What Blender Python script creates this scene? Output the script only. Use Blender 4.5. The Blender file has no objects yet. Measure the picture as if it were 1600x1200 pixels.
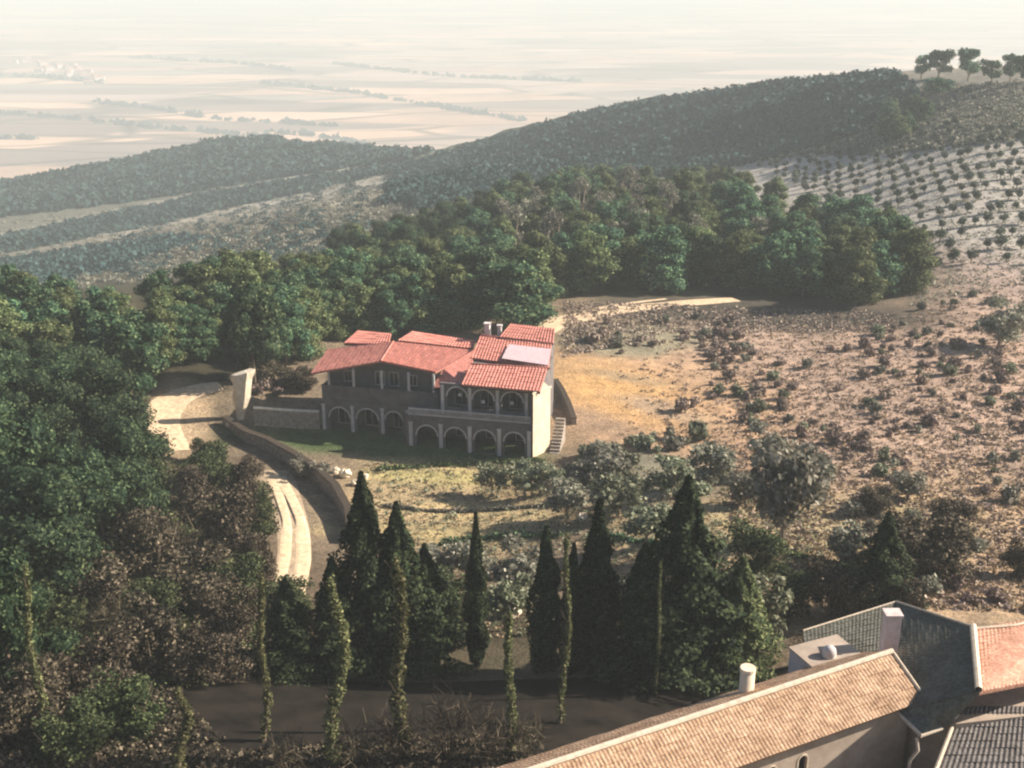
import bpy, math, random
import numpy as np
from mathutils import Vector, Matrix
from mathutils.geometry import tessellate_polygon

S = bpy.context.scene
COL = S.collection
rng = np.random.default_rng(7)
random.seed(7)
R = math.radians

# ------------------------------------------------------------------ camera
FPX, PITCH, CZ = 1885.0, R(20), 60.0
cam = bpy.data.cameras.new('camera')
cam.sensor_width = 36.0
cam.lens = 36.0 * FPX / 1600.0
cam.clip_start = 1.0
cam.clip_end = 60000.0
camo = bpy.data.objects.new('camera', cam)
COL.objects.link(camo)
camo.location = (0, 0, CZ)
camo.rotation_euler = (R(90) - PITCH, 0, 0)
S.camera = camo

# ------------------------------------------------------------------ sky, sun, exposure
SUN_EL = R(30)
SUN_AZ = math.atan2(0.17, 0.985)          # measured from +X towards +Y (the sun stands right of the view, slightly behind the hill)
W = bpy.data.worlds.new('World')
S.world = W
W.use_nodes = True
nt = W.node_tree
bg = nt.nodes['Background']
sky = nt.nodes.new('ShaderNodeTexSky')
sky.sky_type = 'NISHITA'
sky.sun_disc = False
sky.sun_elevation = SUN_EL
sky.sun_rotation = R(90) - SUN_AZ
sky.air_density = 1.0
sky.dust_density = 1.5
nt.links.new(sky.outputs[0], bg.inputs[0])
bg.inputs[1].default_value = 0.055
sl = bpy.data.lights.new('sun', 'SUN')
sl.energy = 5.0
sl.angle = R(0.5)
sl.color = (1.0, 0.90, 0.76)
so = bpy.data.objects.new('sun', sl)
COL.objects.link(so)
sd = Vector((math.cos(SUN_EL) * math.cos(SUN_AZ), math.cos(SUN_EL) * math.sin(SUN_AZ), math.sin(SUN_EL)))
so.rotation_euler = sd.to_track_quat('Z', 'Y').to_euler()
so.location = (200, 50, 200)
S.view_settings.view_transform = 'Standard'
S.view_settings.look = 'None'
S.view_settings.exposure = 1.25
S.view_settings.gamma = 1
S.cycles.use_denoising = True
S.cycles.max_bounces = 5
S.cycles.volume_bounces = 1
S.cycles.transparent_max_bounces = 8
S.cycles.filter_width = 2.2

# ------------------------------------------------------------------ view rays (only to turn a spot seen in the photo into a place on the ground)
cP, sP = math.cos(PITCH), math.sin(PITCH)

def ray(px, py):
    px = np.asarray(px, float); py = np.asarray(py, float)
    x = (px - 800) / FPX; y = (600 - py) / FPX
    return x, cP + y * sP, -sP + y * cP

def at(px, py, Y):
    x, y, z = ray(px, py)
    return float(x * Y / y), float(Y), float(CZ + z * Y / y)

def atz(px, py, z):
    x, y, d = ray(px, py)
    t = (z - CZ) / d
    return Vector((float(x * t), float(y * t), float(z)))

def proj(x, y, z):
    z = z - CZ
    f = y * cP - z * sP
    u = y * sP + z * cP
    return 800 + FPX * x / f, 600 - FPX * u / f

# ------------------------------------------------------------------ terrain heights
ctl = [(500,1200,60),(0,1200,57),(900,1200,61),(1400,1250,58),(500,1045,78),(900,1050,78),(250,1045,76),(1150,1060,77),
 (1300,1000,80),(1500,950,85),(1500,880,97),(1500,800,110),(1500,700,135),(1500,600,160),(1500,500,197),(1500,400,245),(1500,300,305),
 (1500,200,385),(1500,128,470),(1900,1000,80),(1900,700,135),(1900,400,240),(1900,200,360),(1900,70,470),(2600,900,90),(2600,300,220),
 (1100,900,95),(1100,800,112),(1100,700,138),(1100,600,165),(1100,500,205),(1100,470,218),
 (1250,270,420),(1350,230,420),(1300,330,330),(1350,420,250),(1200,250,480),(1000,250,560),(1000,168,720),(1200,140,640),(1300,128,560),
 (1385,122,520),(900,187,780),(800,213,850),(400,230,1150),(200,265,1150),(0,300,1100),(-500,380,1000),(600,240,1050),
 (0,450,430),(0,380,700),(250,380,600),(250,320,850),(500,380,430),(500,330,600),(500,280,850),(700,300,520),(700,260,760),(850,260,620),
 (600,530,190),(400,560,172),(300,600,158),(100,560,165),(100,505,190),(-400,560,160),(860,500,199),
 (700,750,133),(700,850,113),(700,950,95),(900,800,118),(260,640,150),(430,760,128),(460,900,103),(300,800,118),(100,800,115),(100,950,90),(100,1100,68),
 (-500,1100,66),(-500,800,110),(-900,500,200)]
P = []
for a in ctl:
    x, y, z = at(*a)
    P.append((x / y, math.log(y), z))
def PT(u, Y, z): P.append((u, math.log(Y), z))
for u in (-1.0, 0, 1.0): PT(u, 14, 24)
for u in (-.8, -.3, .3, .8): PT(u, 30, 20)
PT(.16,260,-6); PT(.16,320,-8); PT(.05,380,-17); PT(.05,280,-9)
PT(.36,620,-10); PT(.36,900,-120); PT(.36,1600,-380); PT(.9,600,0); PT(.9,1500,-380); PT(.2,1000,-110); PT(.1,1200,-180)
PT(-.37,230,-5); PT(-.37,300,-24); PT(-.2,240,-8); PT(-.2,320,-25); PT(-.05,300,-13); PT(-.8,300,-30)
for u in (-1,-.5,-.2,0,.2,.5,1): PT(u,1900,-400); PT(u,2600,-430)
PT(-.3,1400,-260); PT(-.05,1450,-230)
PT(-.04,133,-1.0)
# level ground under and around the villa
for px, py in ((495,676),(600,690),(700,705),(850,714),(900,690)):
    v = atz(px, py, 0); PT(v.x / v.y, v.y, 0)
for x, y in ((-22,160),(-8,160),(6,158),(14,150),(-14,168),(2,170)): PT(x / y, y, 0.3)
P = np.array(P)
SC = np.array([1.6, 1.0])
C2 = P[:, :2] * SC
def tps(d2):
    return 0.5 * d2 * np.log(d2 + 1e-9)
n = len(P)
K = tps(((C2[:, None] - C2[None]) ** 2).sum(-1)) + np.eye(n) * 2e-4
Q = np.c_[np.ones(n), C2]
M = np.zeros((n + 3, n + 3)); M[:n, :n] = K; M[:n, n:] = Q; M[n:, :n] = Q.T
sol = np.linalg.solve(M, np.r_[P[:, 2], 0, 0, 0])

def vnoise(x, y, seed=0):
    xi = np.floor(x).astype(np.int64); yi = np.floor(y).astype(np.int64)
    fx = x - xi; fy = y - yi
    fx = fx * fx * (3 - 2 * fx); fy = fy * fy * (3 - 2 * fy)
    def h(a, b):
        v = (a * 374761393 + b * 668265263 + seed * 144665) & 0x7fffffff
        v = ((v ^ (v >> 13)) * 1274126177) & 0x7fffffff
        return (v ^ (v >> 16)) % 10007 / 10007.0
    return ((h(xi, yi) * (1 - fx) + h(xi + 1, yi) * fx) * (1 - fy) + (h(xi, yi + 1) * (1 - fx) + h(xi + 1, yi + 1) * fx) * fy) * 2 - 1

def fbm(x, y, seed=0, o=4):
    s = 0; a = 1.0
    for k in range(o):
        s = s + a * vnoise(x * 2 ** k, y * 2 ** k, seed + k); a *= .5
    return s / 1.9

U0, U1, NU = -1.15, 1.15, 500
S0, S1, NS = math.log(12), math.log(2500), 500
us = np.linspace(U0, U1, NU); ss = np.linspace(S0, S1, NS)
GU, GS = np.meshgrid(us, ss)
X2 = np.stack([GU.ravel(), GS.ravel()], 1) * SC
Z = np.zeros(len(X2))
for i in range(0, len(X2), 20000):
    d2 = ((X2[i:i + 20000, None] - C2[None]) ** 2).sum(-1)
    Z[i:i + 20000] = tps(d2) @ sol[:n] + sol[n] + X2[i:i + 20000] @ sol[n + 1:]
GY = np.exp(GS); GX = GU * GY
Z = Z.reshape(GU.shape)
VC = (-8.0, 148.0)                                     # villa: keep the ground level here
lev = np.clip((np.hypot((GX - VC[0]) / 26, (GY - 151) / 16) - 0.8) / .5, 0, 1)
Z += lev * (.35 * fbm(GX / 9, GY / 9, 3, 2) * np.clip(GY / 100, .3, 1))
far = np.clip((GY - 330) / 300, 0, 1) * np.clip((.30 - GU) / .1, 0, 1)
# long spurs running from lower left to upper right on the low hills
ph = (GY - 0.55 * GX) / 105.0 + 1.1 * vnoise(GX / 260, GY / 260, 9)
Z += far * (9.5 * (1 - np.abs(((ph % 1) * 2 - 1))) ** 1.3 - 4) + far * 5 * fbm(GX / 90, GY / 90, 5, 3)
Z -= np.clip((GY - 1500) / 500, 0, 1) * 60
ground_tab = Z

def gz(x, y):
    x = np.asarray(x, float); y = np.maximum(np.asarray(y, float), 12.5)
    a = np.clip((x / y - U0) / (U1 - U0) * (NU - 1), 0, NU - 1.001)
    b = np.clip((np.log(y) - S0) / (S1 - S0) * (NS - 1), 0, NS - 1.001)
    i = a.astype(int); j = b.astype(int); fa = a - i; fb = b - j
    t = ground_tab
    return (t[j, i] * (1 - fa) + t[j, i + 1] * fa) * (1 - fb) + (t[j + 1, i] * (1 - fa) + t[j + 1, i + 1] * fa) * fb

YS = np.exp(np.linspace(math.log(30), math.log(2000), 900))
def hit(px, py):
    """where the sight line through a spot of the photo meets the ground: arrays x, y, z"""
    px = np.atleast_1d(np.asarray(px, float)); py = np.atleast_1d(np.asarray(py, float))
    rx, ry, rz = ray(px, py)
    X = (rx / ry)[:, None] * YS[None]; Zr = CZ + (rz / ry)[:, None] * YS[None]
    G = gz(X, np.broadcast_to(YS[None], X.shape))
    below = Zr < G
    k = np.where(below.any(1), below.argmax(1), len(YS) - 1)
    k = np.maximum(k, 1)
    idx = np.arange(len(px))
    d0 = (Zr - G)[idx, k - 1]; d1 = (G - Zr)[idx, k]
    t = np.clip(d0 / (d0 + d1 + 1e-9), 0, 1)
    Y = YS[k - 1] * (1 - t) + YS[k] * t
    x = (rx / ry) * Y
    return x, Y, gz(x, Y)

def hit1(px, py):
    x, y, z = hit([px], [py])
    return float(x[0]), float(y[0]), float(z[0])

# ------------------------------------------------------------------ mesh helpers
def mk_mesh(name, V, F, mats, rnd=None, midx=None, smooth=False):
    """V: (n,3); F: (m,4) or (m,3) array, or list of such arrays"""
    V = np.asarray(V, np.float32)
    Fs = F if isinstance(F, list) else [F]
    Fs = [np.asarray(f, np.int32) for f in Fs if len(f)]
    me = bpy.data.meshes.new(name)
    me.vertices.add(len(V)); me.vertices.foreach_set('co', V.ravel())
    loops = np.concatenate([f.ravel() for f in Fs])
    tot = np.concatenate([np.full(len(f), f.shape[1], np.int32) for f in Fs])
    st = np.concatenate([[0], np.cumsum(tot)[:-1]]).astype(np.int32)
    me.loops.add(len(loops)); me.loops.foreach_set('vertex_index', loops)
    me.polygons.add(len(tot)); me.polygons.foreach_set('loop_start', st)
    if midx is not None: me.polygons.foreach_set('material_index', np.asarray(midx, np.int32))
    me.polygons.foreach_set('use_smooth', np.full(len(tot), smooth))
    me.update(calc_edges=True)
    for m in (mats if isinstance(mats, (list, tuple)) else [mats]): me.materials.append(m)
    if rnd is not None:
        at_ = me.attributes.new('rnd', 'FLOAT', 'FACE'); at_.data.foreach_set('value', np.asarray(rnd, np.float32))
    return me

class MB:
    """collects pieces for one mesh"""
    def __init__(s): s.V = []; s.F4 = []; s.F3 = []; s.n = 0
    def add(s, V, F):
        V = np.asarray(V, float).reshape(-1, 3)
        for f in F:
            (s.F4 if len(f) == 4 else s.F3).append([i + s.n for i in f])
        s.V.append(V); s.n += len(V)
    def box(s, a, b):
        x0, y0, z0 = a; x1, y1, z1 = b
        s.add([(x0,y0,z0),(x1,y0,z0),(x1,y1,z0),(x0,y1,z0),(x0,y0,z1),(x1,y0,z1),(x1,y1,z1),(x0,y1,z1)],
              [(0,3,2,1),(4,5,6,7),(0,1,5,4),(1,2,6,5),(2,3,7,6),(3,0,4,7)])
    def prism(s, pts, z0, z1):
        """vertical prism over a plan outline (counter-clockwise)"""
        k = len(pts)
        V = [(p[0], p[1], z0) for p in pts] + [(p[0], p[1], z1) for p in pts]
        F = [(i, (i + 1) % k, k + (i + 1) % k, k + i) for i in range(k)]
        F += [(0, i, i + 1) for i in range(1, k - 1)][::-1]
        F = F[:k] + [(0, i + 1, i) for i in range(1, k - 1)] + [(k, k + i, k + i + 1) for i in range(1, k - 1)]
        s.add(V, F)
    def slab(s, a, b, c, d, t):
        """four top corners, thickness t downwards along the normal"""
        a, b, c, d = map(Vector, (a, b, c, d))
        nn = (b - a).cross(d - a).normalized()
        if nn.z < 0: nn = -nn; a, b, c, d = d, c, b, a
        top = [a, b, c, d]; bot = [p - nn * t for p in top]
        s.add([tuple(p) for p in bot + top], [(0,3,2,1),(4,5,6,7),(0,1,5,4),(1,2,6,5),(2,3,7,6),(3,0,4,7)])
    def tube(s, pts, rad, k=6, cap=True):
        pts = [Vector(p) for p in pts]
        V = []
        for i, p in enumerate(pts):
            d = (pts[min(i + 1, len(pts) - 1)] - pts[max(i - 1, 0)]).normalized()
            u = d.orthogonal().normalized() if i == 0 else (u - d * u.dot(d)).normalized()
            w = d.cross(u)
            for j in range(k):
                a = 2 * math.pi * j / k
                V.append(p + (u * math.cos(a) + w * math.sin(a)) * rad[i])
        F = []
        for i in range(len(pts) - 1):
            for j in range(k):
                F.append((i * k + j, i * k + (j + 1) % k, (i + 1) * k + (j + 1) % k, (i + 1) * k + j))
        if cap:
            V.append(pts[-1]); m = (len(pts) - 1) * k
            for j in range(k): F.append((m + j, m + (j + 1) % k, len(V) - 1))
        s.add([tuple(v) for v in V], F)
    def panel(s, T, outline, holes, thick):
        """flat wall with openings. T(a,b,c): a along, b up, c outwards"""
        loops = [[Vector((p[0], p[1], 0)) for p in L] for L in [outline] + holes]
        tris = tessellate_polygon(loops)
        pts = [p for L in loops for p in L]
        m = len(pts)
        V = [T(p.x, p.y, 0) for p in pts] + [T(p.x, p.y, -thick) for p in pts]
        F = []
        for t in tris:
            a, b, c = pts[t[0]], pts[t[1]], pts[t[2]]
            cr = (b.x - a.x) * (c.y - a.y) - (b.y - a.y) * (c.x - a.x)
            t = t if cr > 0 else (t[0], t[2], t[1])
            F.append(tuple(t)); F.append((t[0] + m, t[2] + m, t[1] + m))
        o = 0
        for L in loops:
            k = len(L)
            for i in range(k):
                F.append((o + i, o + i + m, o + (i + 1) % k + m, o + (i + 1) % k))
            o += k
        s.add(V, F)
    def mesh(s, name, mats, smooth=False):
        F = []
        if s.F4: F.append(np.array(s.F4))
        if s.F3: F.append(np.array(s.F3))
        return mk_mesh(name, np.concatenate(s.V), F, mats, smooth=smooth)
    def build(s, name, mats, parent=None, smooth=False):
        return link(name, s.mesh(name, mats, smooth), parent)

def link(name, data, parent=None, loc=None):
    o = bpy.data.objects.new(name, data)
    COL.objects.link(o)
    if parent is not None: o.parent = parent
    if loc is not None: o.location = loc
    return o

def tag(o, label=None, cat=None, group=None, kind=None):
    if label: o['label'] = label
    if cat: o['category'] = cat
    if group: o['group'] = group
    if kind: o['kind'] = kind
    return o

def thing(name, loc, label, cat, group=None, rz=0):
    o = link(name, None, None, loc)
    o.rotation_euler = (0, 0, rz)
    o.empty_display_size = .5
    return tag(o, label, cat, group)

def arch(cx, w, z0, z1, k=7):
    """arched opening outline, springing at z1-w/2"""
    r = w / 2; zs = z1 - r
    L = [(cx - r, z0), (cx + r, z0)]
    for i in range(k + 1):
        a = math.pi * i / k
        L.append((cx + r * math.cos(a), zs + r * math.sin(a)))
    return L

def rect(x0, z0, x1, z1): return [(x0, z0), (x1, z0), (x1, z1), (x0, z1)]

# ------------------------------------------------------------------ materials
def mat(name, rough=.85):
    m = bpy.data.materials.new(name); m.use_nodes = True
    b = m.node_tree.nodes['Principled BSDF']
    b.inputs['Roughness'].default_value = rough
    b.inputs['Specular IOR Level'].default_value = .25
    return m, m.node_tree, b

def N(t, kind, **kw):
    nd = t.nodes.new(kind)
    for k, v in kw.items():
        if k in nd.inputs: nd.inputs[k].default_value = v
        else: setattr(nd, k, v)
    return nd

def ramp(t, fac, stops):
    r = t.nodes.new('ShaderNodeValToRGB')
    cr = r.color_ramp
    while len(cr.elements) < len(stops): cr.elements.new(.5)
    for e, (p, c) in zip(cr.elements, stops):
        e.position = p; e.color = (*c, 1)
    t.links.new(fac, r.inputs[0])
    return r

def mixc(t, a, b, f, mode='MIX'):
    m = t.nodes.new('ShaderNodeMix'); m.data_type = 'RGBA'; m.blend_type = mode
    for s, v in ((m.inputs[0], f), (m.inputs[6], a), (m.inputs[7], b)):
        if isinstance(v, (int, float)): s.default_value = v
        elif isinstance(v, tuple): s.default_value = (*v, 1)
        else: t.links.new(v, s)
    return m.outputs[2]

def coords(t, kind='Object'):
    return t.nodes.new('ShaderNodeTexCoord').outputs[kind]

def bump(t, b, h, dist=.05, strength=.8):
    n = N(t, 'ShaderNodeBump'); n.inputs['Distance'].default_value = dist; n.inputs['Strength'].default_value = strength
    t.links.new(h, n.inputs['Height']); t.links.new(n.outputs[0], b.inputs['Normal'])

def plain_mat(name, c1, c2, scale=2.0, rough=.85, detail=6, b_dist=0.02, mid=None):
    m, t, b = mat(name, rough)
    nz = N(t, 'ShaderNodeTexNoise', Scale=scale, Detail=detail, Roughness=.65)
    t.links.new(coords(t), nz.inputs['Vector'])
    st = [(.3, c1), (.7, c2)] if mid is None else [(.3, c1), (.5, mid), (.7, c2)]
    r = ramp(t, nz.outputs['Fac'], st)
    t.links.new(r.outputs[0], b.inputs['Base Color'])
    if b_dist: bump(t, b, nz.outputs['Fac'], b_dist)
    return m

def leaf_mat(name, c1, c2, c3, trans=.22, vary=.5):
    """leaves: colour per leaf (rnd), per tree (object random) and in drifts (noise)"""
    m, t, b = mat(name, .75)
    b.inputs['Specular IOR Level'].default_value = .12
    at_ = N(t, 'ShaderNodeAttribute'); at_.attribute_name = 'rnd'
    r = ramp(t, at_.outputs['Fac'], [(0, c1), (.55, c2), (1, c3)])
    oi = t.nodes.new('ShaderNodeObjectInfo')
    hs = t.nodes.new('ShaderNodeHueSaturation')
    mr = N(t, 'ShaderNodeMapRange'); mr.inputs['To Min'].default_value = 1 - vary * .5; mr.inputs['To Max'].default_value = 1 + vary * .5
    t.links.new(oi.outputs['Random'], mr.inputs['Value'])
    mh = N(t, 'ShaderNodeMath'); mh.operation = 'MULTIPLY_ADD'; mh.inputs[1].default_value = .04 * vary / .5; mh.inputs[2].default_value = .5 - .02 * vary / .5
    t.links.new(oi.outputs['Random'], mh.inputs[0])
    t.links.new(mh.outputs[0], hs.inputs['Hue'])
    t.links.new(mr.outputs[0], hs.inputs['Value']); t.links.new(r.outputs[0], hs.inputs['Color'])
    t.links.new(hs.outputs[0], b.inputs['Base Color'])
    tr = t.nodes.new('ShaderNodeBsdfTranslucent'); t.links.new(hs.outputs[0], tr.inputs['Color'])
    ms = t.nodes.new('ShaderNodeMixShader'); ms.inputs[0].default_value = trans
    out = t.nodes['Material Output']
    t.links.new(b.outputs[0], ms.inputs[1]); t.links.new(tr.outputs[0], ms.inputs[2]); t.links.new(ms.outputs[0], out.inputs[0])
    return m

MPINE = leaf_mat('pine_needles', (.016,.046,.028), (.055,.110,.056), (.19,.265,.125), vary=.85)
MPINE2 = leaf_mat('olive_pine_needles', (.035,.055,.022), (.10,.13,.052), (.25,.265,.12))
MCYP = leaf_mat('cypress_needles', (.010,.018,.009), (.022,.034,.014), (.07,.085,.035), trans=.1, vary=.3)
MOLIVE = leaf_mat('olive_leaves', (.07,.085,.05), (.17,.18,.115), (.36,.36,.25))
MGROVE = leaf_mat('grove_leaves', (.04,.055,.04), (.10,.115,.08), (.22,.23,.17))
MGREY = leaf_mat('grey_shrub_leaves', (.10,.10,.075), (.21,.20,.155), (.40,.37,.29))
MIVY = leaf_mat('ivy_leaves', (.04,.045,.02), (.10,.105,.045), (.24,.225,.11))
MSCRUB = leaf_mat('bare_scrub_twigs', (.13,.095,.085), (.24,.18,.15), (.41,.31,.25), trans=.05, vary=.35)
MBROWN = leaf_mat('brown_scrub_leaves', (.018,.015,.010), (.055,.044,.030), (.20,.16,.11), trans=.1, vary=.3)
MDRY = leaf_mat('dry_grass_blades', (.20,.15,.09), (.32,.245,.15), (.48,.39,.26), trans=.2)
MFAR = leaf_mat('haze_blue_oak_leaves', (.020,.048,.050), (.032,.068,.066), (.055,.098,.088), trans=.05, vary=.2)  # blue of the haze put into the far leaf colour
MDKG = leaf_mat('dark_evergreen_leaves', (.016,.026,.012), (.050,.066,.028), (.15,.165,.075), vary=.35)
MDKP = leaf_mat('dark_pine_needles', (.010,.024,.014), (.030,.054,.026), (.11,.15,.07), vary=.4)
MBARK = plain_mat('pine_bark', (.10,.07,.05), (.24,.18,.13), 3)
MTWIG = plain_mat('pale_twig_bark', (.16,.13,.11), (.42,.36,.30), 4)
MTRUNK = plain_mat('pale_grey_bark', (.22,.17,.12), (.42,.34,.25), 3)  # pale bark tone, mottled by noise
MPLAST = plain_mat('shade_dark_plaster', (.09,.08,.08), (.17,.15,.145), .8)  # shade of the facade put into the dark plaster colour
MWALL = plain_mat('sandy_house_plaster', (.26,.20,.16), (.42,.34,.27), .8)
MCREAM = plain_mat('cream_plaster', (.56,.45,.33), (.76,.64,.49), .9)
MWHITE = plain_mat('whitewashed_plaster', (.40,.37,.36), (.62,.58,.55), 1.1)
MSTONE = plain_mat('rough_stone_masonry', (.16,.13,.11), (.38,.33,.28), 2.4, b_dist=.06)
MROCK = plain_mat('pale_limestone', (.55,.45,.33), (.85,.74,.58), 1.0, b_dist=.15)
MGLASS, tt, bb = mat('dark_window_glass', .15)
bb.inputs['Base Color'].default_value = (.012,.014,.018,1); bb.inputs['Specular IOR Level'].default_value = .5
MDARK = plain_mat('dark_timber', (.03,.022,.016), (.07,.05,.035), 3)
MTRACK = plain_mat('pale_dusty_track', (.34,.25,.165), (.70,.54,.36), 1.6, mid=(.55,.41,.27))
MVERGE = plain_mat('grey_stony_verge', (.16,.15,.14), (.38,.36,.33), 1.6, b_dist=.08)
MASPH = plain_mat('shade_dark_asphalt', (.008,.007,.006), (.028,.023,.019), .45, rough=1.0, detail=9)  # tree shade over the yard put into the near-black colour
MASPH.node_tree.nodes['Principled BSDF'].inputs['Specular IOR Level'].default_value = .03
MCAP = plain_mat('mortared_ridge_cap', (.42,.34,.26), (.66,.55,.43), 3)
MPALE = plain_mat('roof_highlight_sheet', (.50,.36,.38), (.64,.49,.51), 2)

def tile_mat(name, c1, c2, c3, streak=.5):
    m, t, b = mat(name, .8)
    co = coords(t)
    n1 = N(t, 'ShaderNodeTexNoise', Scale=5.0, Detail=3.0, Roughness=.7); t.links.new(co, n1.inputs['Vector'])
    n2 = N(t, 'ShaderNodeTexNoise', Scale=.8, Detail=6.0, Roughness=.7); t.links.new(co, n2.inputs['Vector'])
    r1 = ramp(t, n1.outputs['Fac'], [(.3, c1), (.5, c2), (.72, c3)])
    r2 = ramp(t, n2.outputs['Fac'], [(.35, (.55,.5,.45)), (.6, (1,1,1))])
    c = mixc(t, r1.outputs[0], r2.outputs[0], streak, 'MULTIPLY')
    t.links.new(c, b.inputs['Base Color'])
    bump(t, b, n1.outputs['Fac'], .02)
    return m
MRED = tile_mat('red_clay_tiles', (.38,.125,.10), (.52,.20,.16), (.68,.35,.28), .6)
MTAN = tile_mat('weathered_tan_tiles', (.24,.145,.095), (.42,.27,.17), (.60,.42,.29), .9)
MTERRA = tile_mat('weathered_terracotta_tiles', (.34,.16,.10), (.50,.26,.18), (.62,.40,.30), .8)
MGREYTILE = tile_mat('shade_grey_tiles', (.06,.06,.05), (.105,.105,.088), (.17,.16,.13), .8)  # grey carries the shade of slopes turned away from the sun
MDROOF = tile_mat('dark_ribbed_tiles', (.075,.065,.06), (.12,.105,.10), (.2,.18,.17), .4)

# ground: earth colours and some painted tree shade in broad patches, broken up by noise
GM, t, b = mat('hillside_earth', .95)
b.inputs['Specular IOR Level'].default_value = .05
ac = N(t, 'ShaderNodeAttribute'); ac.attribute_name = 'earth'
co = coords(t)
n1 = N(t, 'ShaderNodeTexNoise', Scale=.35, Detail=8.0, Roughness=.72); t.links.new(co, n1.inputs['Vector'])
n2 = N(t, 'ShaderNodeTexNoise', Scale=2.2, Detail=5.0, Roughness=.7); t.links.new(co, n2.inputs['Vector'])
r1 = ramp(t, n1.outputs['Fac'], [(.32, (.55,.52,.50)), (.5, (.95,.95,.95)), (.68, (1.4,1.32,1.2))])
r2 = ramp(t, n2.outputs['Fac'], [(.35, (.6,.6,.6)), (.6, (1.15,1.15,1.15))])
c = mixc(t, ac.outputs['Color'], r1.outputs[0], .8, 'MULTIPLY')
c = mixc(t, c, r2.outputs[0], .7, 'MULTIPLY')
t.links.new(c, b.inputs['Base Color'])
bump(t, b, n2.outputs['Fac'], .35, .9)

# ------------------------------------------------------------------ ground sheet
ppx, ppy = proj(GX, GY, ground_tab)
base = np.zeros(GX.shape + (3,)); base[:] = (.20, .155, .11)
def patch(cx, cy, rx, ry, col, rot=0, soft=.5, seed=1):
    ca, sa = math.cos(R(rot)), math.sin(R(rot))
    dx = ppx - cx; dy = ppy - cy
    u = (dx * ca + dy * sa) / rx; v = (-dx * sa + dy * ca) / ry
    q = np.hypot(u, v) + .28 * fbm(GX / (GY * .03), GY / (GY[:, :1] * .09), seed, 3)
    w = np.clip((1 - q) / soft + .5, 0, 1)[..., None]
    global base
    base = base * (1 - w) + np.array(col) * w
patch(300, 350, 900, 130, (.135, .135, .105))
patch(950, 210, 420, 60, (.07, .085, .055), -8)
patch(430, 345, 330, 22, (.30, .27, .22), -9, 1)
patch(270, 318, 310, 6, (.46, .42, .35), -11, 1)
patch(350, 332, 280, 10, (.42, .38, .33), -12, 1)
patch(40, 372, 120, 8, (.44, .40, .34), -8, 1)
patch(480, 372, 240, 18, (.42, .34, .27), -7, 1)
patch(390, 245, 90, 12, (.34,.30,.28), 0, 1)
patch(1400, 330, 420, 150, (.42, .385, .345))
patch(1500, 160, 240, 60, (.24, .22, .19))
patch(1400, 480, 330, 90, (.40, .31, .27))
patch(1350, 620, 460, 170, (.43, .305, .235))
patch(1450, 860, 420, 120, (.44, .31, .20))
patch(1250, 830, 280, 60, (.42, .34, .20))
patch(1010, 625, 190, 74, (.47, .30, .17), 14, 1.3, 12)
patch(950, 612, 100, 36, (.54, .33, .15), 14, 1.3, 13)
patch(930, 660, 90, 16, (.36, .25, .17), 16, 1, 15)
patch(980, 590, 70, 6, (.36, .26, .16), 10, 1, 16)
patch(1040, 640, 90, 12, (.42, .30, .2), 14, .9, 14)
patch(980, 530, 140, 26, (.26, .23, .16))
patch(720, 780, 190, 95, (.37, .285, .17))
patch(700, 745, 120, 12, (.42, .36, .17), 2)
patch(760, 800, 150, 14, (.46, .36, .20), 2)
patch(700, 835, 180, 16, (.40, .32, .17), 2)
patch(620, 695, 260, 22, (.075, .11, .045), 4)
patch(1000, 750, 150, 40, (.25, .23, .17))
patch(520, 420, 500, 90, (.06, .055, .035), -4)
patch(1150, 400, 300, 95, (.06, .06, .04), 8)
patch(1200, 490, 260, 26, (.08, .07, .055), 2)  # painted shadow along the front of the right wood
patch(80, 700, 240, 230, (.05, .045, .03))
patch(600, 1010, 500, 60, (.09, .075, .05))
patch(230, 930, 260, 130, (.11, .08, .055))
patch(330, 575, 90, 28, (.05,.045,.03))  # shade between the trees painted on the ground of the hollow
patch(282, 655, 44, 52, (.50, .37, .24), 0, .8)

patch(850, 508, 60, 14, (.62, .48, .34), -6, .6)
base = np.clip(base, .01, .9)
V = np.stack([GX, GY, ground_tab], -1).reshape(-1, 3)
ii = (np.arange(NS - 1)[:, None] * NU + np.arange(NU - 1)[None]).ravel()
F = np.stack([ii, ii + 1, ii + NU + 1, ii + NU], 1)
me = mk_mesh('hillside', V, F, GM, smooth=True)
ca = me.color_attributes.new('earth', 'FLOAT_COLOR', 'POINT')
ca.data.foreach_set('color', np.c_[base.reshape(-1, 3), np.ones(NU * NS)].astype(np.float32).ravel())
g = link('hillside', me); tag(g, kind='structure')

# the valley plain
PZ = -345.0
PM, t, b = mat('valley_fields', .95)
b.inputs['Specular IOR Level'].default_value = .05
co = coords(t)
mp = N(t, 'ShaderNodeMapping'); mp.inputs['Rotation'].default_value = (0, 0, R(24)); mp.inputs['Scale'].default_value = (.0017, .0062, 1)
t.links.new(co, mp.inputs['Vector'])
nw = N(t, 'ShaderNodeTexNoise', Scale=.0006, Detail=2.0); t.links.new(co, nw.inputs['Vector'])
va = N(t, 'ShaderNodeVectorMath'); va.operation = 'MULTIPLY_ADD'; va.inputs[1].default_value = (.5,.5,0)
t.links.new(nw.outputs['Color'], va.inputs[0]); t.links.new(mp.outputs[0], va.inputs[2])
vo = N(t, 'ShaderNodeTexVoronoi'); vo.distance = 'CHEBYCHEV'; vo.inputs['Scale'].default_value = 1.0; vo.inputs['Randomness'].default_value = .75
t.links.new(va.outputs[0], vo.inputs['Vector'])
sep = t.nodes.new('ShaderNodeSeparateColor'); t.links.new(vo.outputs['Color'], sep.inputs[0])
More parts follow.
